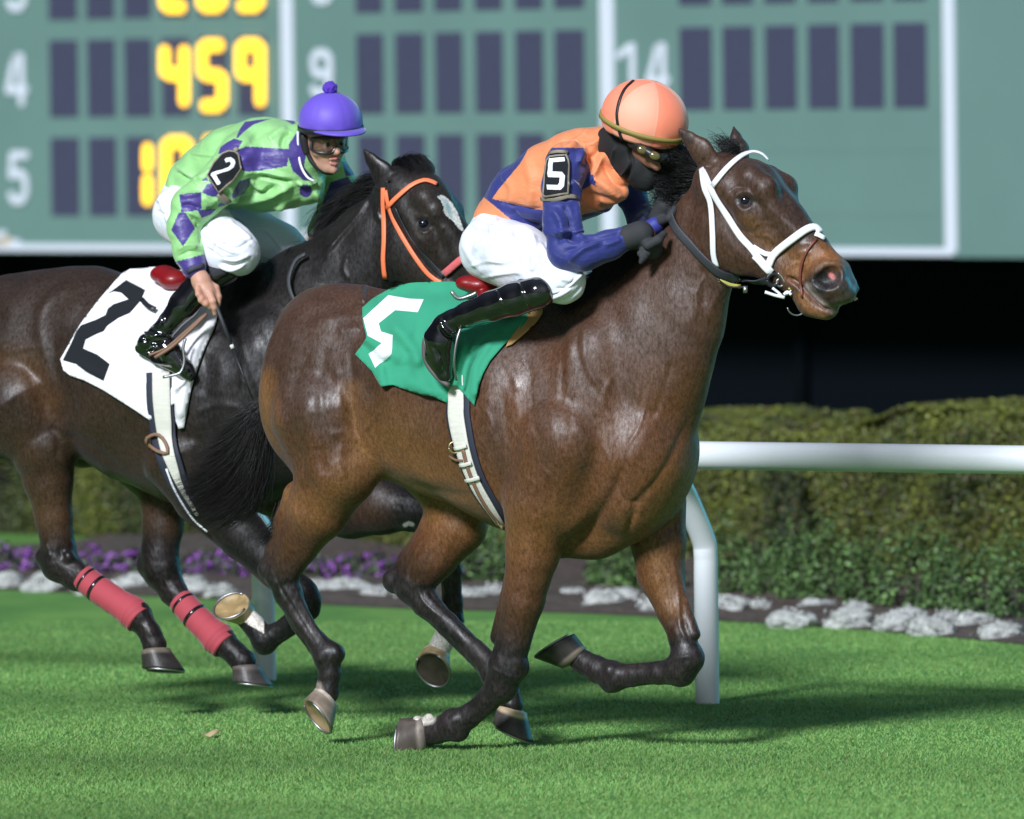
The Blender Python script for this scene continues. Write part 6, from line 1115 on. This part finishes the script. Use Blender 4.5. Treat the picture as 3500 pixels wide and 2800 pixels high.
st = [(Z2b((900, 800), (1100, 830), (1230, 850)), 6, .004), (Z2b((720, 950), (860, 1060), (980, 1160)), 10, .009), (Z2b((740, 1030), (900, 1120), (1040, 1150)), 8, -.009), (Z2b((1180, 1000), (1050, 1100), (950, 1180)), 10, .006), (Z2b((2140, 560), (2050, 600), (2020, 740)), 8, -.010), (Z2b((2100, 480), (1950, 560), (1850, 640)), 12, .006), (Z2b((1900, 480), (1750, 560), (1650, 680)), 12, -.005), (Z2b((1740, 1080), (1900, 1110), (2156, 1160)), 9, -.013), (Z2b((1560, 1040), (1800, 1050), (2156, 1120)), 12, .008), (Z2b((1640, 1120), (1720, 1230), (1840, 1250)), 10, .008), (Z2b((1620, 1200), (1760, 1290), (1960, 1210)), 10, -.008), (Z2b((1360, 1390), (1600, 1380), (1900, 1320), (2156, 1190)), 12, .012), (Z2b((1450, 1480), (1750, 1450), (2156, 1300)), 12, -.010), (Z2b((1500, 1540), (1850, 1500), (2100, 1430)), 10, .010),
      (Z2b((880, 1530), (960, 1560), (1030, 1600)), 7, .007), (Z2b((900, 1600), (980, 1650), (1000, 1700)), 7, -.006), (Z2b((1060, 1340), (1160, 1400), (1250, 1380)), 9, .006), (Z2b((780, 1450), (880, 1440), (1020, 1480)), 8, -.006), (Z2b((780, 1330), (870, 1330), (1030, 1300)), 8, .005), (Z2b((1090, 1490), (1180, 1480), (1250, 1400)), 9, -.012), (Z2b((1330, 1180), (1400, 1260), (1440, 1360)), 8, .008), (Z1((1020, 1180), (1050, 1210), (1060, 1300)), 8, -.006), (Z1((930, 1320), (990, 1290), (1040, 1300)), 7, .005), (Z1((940, 1350), (1000, 1320), (1060, 1330)), 5, -.005), (Z1((1660, 1000), (1680, 1080), (1690, 1150)), 9, .007), (Z1((1560, 960), (1620, 970), (1660, 960)), 6, .012), (Z1((1340, 740), (1250, 850), (1230, 960)), 14, -.004)]
sh2, vs2, fs2 = shape('silk_shirt', J2, [[(655, 640, 0, 92), (720, 605, 0, 118), (800, 572, 0, 140), (900, 562, 0, 158), (970, 562, 0, 152), (1010, 530, 0, 108), (1035, 510, .01, 62)], [(1000, 620, .02, 100), (1050, 640, 0, 62)], [(640, 600, .02, 60), (720, 650, .05, 70)],
    [(830, 540, .14, 90), (760, 620, .23, 76), (670, 700, .30, 74)], [(652, 712, .32, 68), (628, 780, .35, 54), (645, 860, .37, 50), (662, 912, .385, 42)], [(1110, 560, -.17, 74), (1150, 620, -.23, 58), (1150, 700, -.24, 52), (1095, 790, -.16, 44)]], M_SILK2, j2, h=.0036, k=.020, st=st, col=silk2, noise=.0030)
TS2 = bvh(vs2, fs2)
stb = [(Z1((1090, 1150), (1200, 1120), (1300, 1180)), 7, -.005), (Z1((1070, 1220), (1150, 1290), (1260, 1340)), 6, .005), (Z1((1080, 1300), (1160, 1350), (1250, 1360)), 5, -.005), (Z1((1180, 1160), (1260, 1210), (1340, 1280)), 6, .005), (Z1((1150, 1400), (1220, 1420), (1290, 1390)), 4, .005), (Z1((1150, 1290), (1230, 1260), (1330, 1300)), 5, .004), (Z1((1350, 1200), (1420, 1230), (1500, 1330)), 7, .005), (Z1((820, 1060), (870, 1060), (900, 1040)), 6, .005), (Z1((820, 1110), (870, 1130), (900, 1110)), 6, -.005), (Z1((830, 1000), (860, 1100), (900, 1190)), 8, .005), (Z1((870, 950), (900, 1040), (890, 1130)), 7, -.004), (Z1((1130, 1200), (1250, 1170), (1330, 1230)), 7, .005), (Z1((1120, 1260), (1230, 1310), (1330, 1260)), 6, -.005), (Z1((1140, 1340), (1230, 1370), (1320, 1340)), 6, .005), (Z1((1160, 1380), (1230, 1400), (1300, 1370)), 5, -.004), (Z1((1110, 1190), (1150, 1250), (1120, 1330)), 7, -.006)]
shape('breeches', J2, [[(640, 680, 0, 92), (635, 740, 0, 100)], [(622, 735, .08, 102), (700, 790, .18, 100), (775, 845, .25, 88), (812, 862, .26, 78)], [(760, 880, .27, 60), (815, 878, .25, 56)], [(680, 730, -.08, 90), (830, 770, -.2, 82), (960, 840, -.25, 74), (990, 860, -.25, 68)]], M_BREECH, j2, h=.004, k=.03, st=stb, noise=.0018)
bt2, vt2, ft2 = shape('boot', J2, [[(775, 920, .27, 52), (700, 960, .30, 56), (630, 1045, .33, 50), (575, 1110, .35, 38), (545, 1142, .355, 38)], [(545, 1145, .355, 38), (500, 1172, .36, 30), (478, 1190, .36, 18)], [(545, 1160, .355, 42), (590, 1215, .355, 40), (635, 1262, .35, 28), (650, 1282, .35, 20)], [(480, 1195, .36, 12), (560, 1240, .36, 16), (645, 1292, .35, 12)]], M_BOOT, j2, h=.0034, k=.012,
    st=[(Z4((880, 600), (940, 620), (1030, 620)), 6, .008), (Z4((870, 630), (930, 670), (1010, 660)), 5, -.006), (Z4((900, 650), (950, 690), (960, 740)), 5, .006), (Z4((930, 580), (990, 560), (1000, 500)), 5, .005), (Z4((1140, 280), (1050, 400), (970, 520)), 4, .006), (Z4((850, 730), (930, 780), (1060, 800)), 6, .005)])
shape('boot_cuff', J2, [[(738, 938, .285, 54), (782, 912, .27, 50)]], M_BOOTM, bt2, h=.004, k=.01)
shape('boot', J2, [[(1000, 885, -.27, 48), (880, 960, -.30, 50), (760, 1110, -.34, 36)], [(760, 1110, -.34, 36), (800, 1200, -.34, 34), (850, 1260, -.34, 22)]], M_BOOT, j2, h=.006, k=.02)
A_ = [CAM+ray(x, y)/FPX*((J2(600, 1200, .40)-CAM)@FWD) for x, y in Z4((1270, 490), (1180, 580), (1060, 690), (950, 760))]; v, f = tube(catmull(A_, 16), .008, 6); mesh('stirrup_leather', v, f, M_BRST, sd2)
A_ = [CAM+ray(x, y)/FPX*((J2(600, 1200, .40)-CAM)@FWD) for x, y in Z4((1250, 500), (1150, 590), (1020, 700), (915, 745))]; v, f = tube(catmull(A_, 16), .006, 6); mesh('stirrup_leather', v, f, M_BRST, sd2)
A_ = [CAM+ray(x, y)/FPX*((J2(600, 1250, .42)-CAM)@FWD) for x, y in Z4((1140, 640), (1125, 700), (1132, 780), (1115, 840), (1085, 862), (1000, 880))]; v, f = tube(catmull(A_, 20), .006, 8); mesh('stirrup', v, f, M_STEEL, sd2)
# goggles, helmet, strap
Gf = []
for a in np.linspace(-1.25, 1.25, 31):
    R = .082; Gf.append(fp(.006+R*math.cos(a)*1.10, .0, R*math.sin(a)*.92))
def gog(t): # outline of the goggle mask: angle, height
    return t
V = []; up_, dn_ = [], []
for i, a in enumerate(np.linspace(-1.25, 1.25, 41)):
    b = abs(a)/1.25; nose = math.exp(-(a/.16)**2); hi = .030-.008*b**3; lo = -.033+.024*nose+.014*b**3; x, z = .010+.094*math.cos(a), .084*math.sin(a); up_.append(fp(x, hi, z)); dn_.append(fp(x, lo, z))
loop = up_+dn_[::-1]+[up_[0]]; v, f = tube(loop, .0062, 8); gg = mesh('goggles', v, f, mat('goggle_rim', (.012, .013, .014), rough=.3, coat=.4), j2)
M_CLEAR = mat('clear_lens', (.75, .78, .76), rough=.03, spec=.6, trans=1.0); M_CLEAR.node_tree.nodes['Principled BSDF'].inputs['IOR'].default_value = 1.12
v = []; f = []
for i in range(41):
    for k in range(5): v.append(up_[i]*(1-k/4)+dn_[i]*(k/4)+Ff*.003*math.sin(k/4*math.pi))
f = [(i*5+k, (i+1)*5+k, (i+1)*5+k+1, i*5+k+1) for i in range(40) for k in range(4)]; solid(mesh('goggle_lens', v, f, M_CLEAR, gg), .0015)
M_PUR = mat('purple_cap', (.145, .085, .58), rough=.55, sheen=.3, bump=.0015, bscale=16)
h_c = J2(1130, 416, .03); hu = nrm(Fu*1.0+Ff*.02); hp2 = helmet(J2, h_c, hu, Ff+Fu*.05, .126, M_PUR, None, j2, -.20, brim=True, squash=(1.0, 1.06, .93), bandr=.009)
me = bmesh.new(); bmesh.ops.create_icosphere(me, subdivisions=3, radius=.029); pc = h_c+hu*.132; pv = np.array([x.co for x in me.verts]); pv = pv*(1+.09*RNG.normal(0, 1, len(pv)).clip(-1, 1))[:, None]; pf_ = [tuple(y.index for y in x.verts) for x in me.faces]; me.free()
mesh('pompom', pc+pv, pf_, mat('pompom_wool', (.09, .035, .42), rough=.9), hp2, smooth=False)
PT = [fp(-.01, .035, -.088), fp(-.005, -.01, -.086), fp(.0, -.045, -.074), fp(.02, -.085, -.055), fp(.04, -.112, -.025), fp(.045, -.118, .01)]
v, f = tube(catmull(PT, 24), [.010]*24, 8); cs = mesh('chin_strap', v, f, M_BLKL, hp2); F_ = Field(fp(-.01, -.01, -.09)-.06, fp(-.01, -.01, -.09)+.06, .003, .02); F_.cap(fp(-.012, .015, -.084), fp(-.004, -.035, -.080), .018, .014, .01); v, f = F_.mesh(1); mesh('ear_pad', v, f, M_MASK, hp2)
A_ = [J2(*p) for p in ((1018, 450, .09), (1020, 520, .10), (1030, 570, .12), (1050, 605, .13), (1075, 620, .12))]; v, f = tube(catmull(A_, 16), .005, 6); mesh('collar_trim', v, f, M_WSTRAP, sh2)
# arm number two
two = Z2b((1318, 895), (1340, 870), (1400, 862), (1440, 890), (1450, 930), (1425, 985), (1370, 1025), (1290, 1050), (1220, 1072), (1250, 1130), (1275, 1165), (1258, 1192), (1230, 1195), (1190, 1130), (1150, 1075), (1165, 1050), (1210, 1035), (1300, 1012), (1370, 980), (1395, 945), (1385, 915), (1355, 922), (1335, 932))
ab2 = armband(TS2, Z2b((1100, 1075), (1180, 930), (1290, 800), (1370, 765), (1450, 775), (1500, 820), (1530, 1000), (1430, 1150), (1250, 1305)), Z2b((1115, 1070), (1190, 940), (1300, 815), (1375, 785), (1440, 792), (1480, 830), (1510, 995), (1410, 1140), (1245, 1275)), [two], sh2, M_RIM)
rib('arm_strap', TS2, Z2b((1250, 1290), (1300, 1350), (1370, 1400)), 26, M_RIM, sh2, .005, .006); rib('arm_strap', TS2, Z2b((1440, 780), (1480, 750)), 16, M_RIM, sh2, .004, .004)
rib('wrist_band', TS2, Z(0, 800, .5566, ((1150, 230), (1200, 205), (1250, 195))), 14, mat('grey_band', (.06, .06, .075), rough=.7), sh2, .003, .004)
# riding crop held in the near hand
ca, cb = J2(741, 1050, .40), J2(866, 1372, .38); cp = empty('riding_crop', (ca+cb)/2); tag(cp, 'thin dark riding crop held in the hand of the purple capped jockey', 'riding crop')
mid = ca*.6+cb*.4; v, f = tube([ca-(cb-ca)*.10, mid], [.0085, .0075], 10); mesh('grip', v, f, M_REIN, cp); v, f = tube([mid, mid+(cb-ca)*.04], .008, 10); mesh('collar', v, f, M_CREAM, cp)
v, f = tube([mid+(cb-ca)*.04, cb], [.0055, .0035], 8); mesh('shaft', v, f, M_BLKL, cp); v, f = box(cb, (nrm(cb-ca), RIGHT, FWD), (.022, .007, .002)); mesh('popper', v, f, M_BLKL, cp)
# leg wraps of the trailing horse
def wrap(fr, pts, par, bands):
    q = catmull([fr(*p[:3]) for p in pts], 40); r = np.interp(np.linspace(0, 1, 40), np.linspace(0, 1, len(pts)), [p[3]*mpp(q[0]) for p in pts]); r = r*(1+.030*((np.arange(40)*.23) % 1)); v, f = tube(q, r, 28); v = np.array(v); 
    o = mesh('leg_wrap', v, f, mat('red_bandage', (.42, .055, .075), rough=.8, bump=.0012, bscale=260, sheen=.2) if 'red_bandage' not in bpy.data.materials else bpy.data.materials['red_bandage'], par)
    for b_ in bands: i = int(b_*39); s = q[i:i+3]; v, f = tube([q[i]*.7+q[i+1]*.3, q[i+1], q[i+2]*.7+q[i+1]*.3], r[i]+.0022, 28); mesh('tape_band', v, f, mat('black_tape', (.01, .01, .012), rough=.2, coat=.6) if 'black_tape' not in bpy.data.materials else bpy.data.materials['black_tape'], o)
wrap(H2, [(282, 1972, .12, 46), (330, 2010, .115, 47), (410, 2065, .11, 48), (452, 2092, .11, 56), (478, 2118, .11, 52)], h2, (.06, .24)); wrap(H2, [(618, 2052, -.12, 46), (660, 2100, -.11, 47), (715, 2155, -.11, 49), (742, 2180, -.11, 58), (770, 2208, -.11, 50)], h2, (.06, .26))
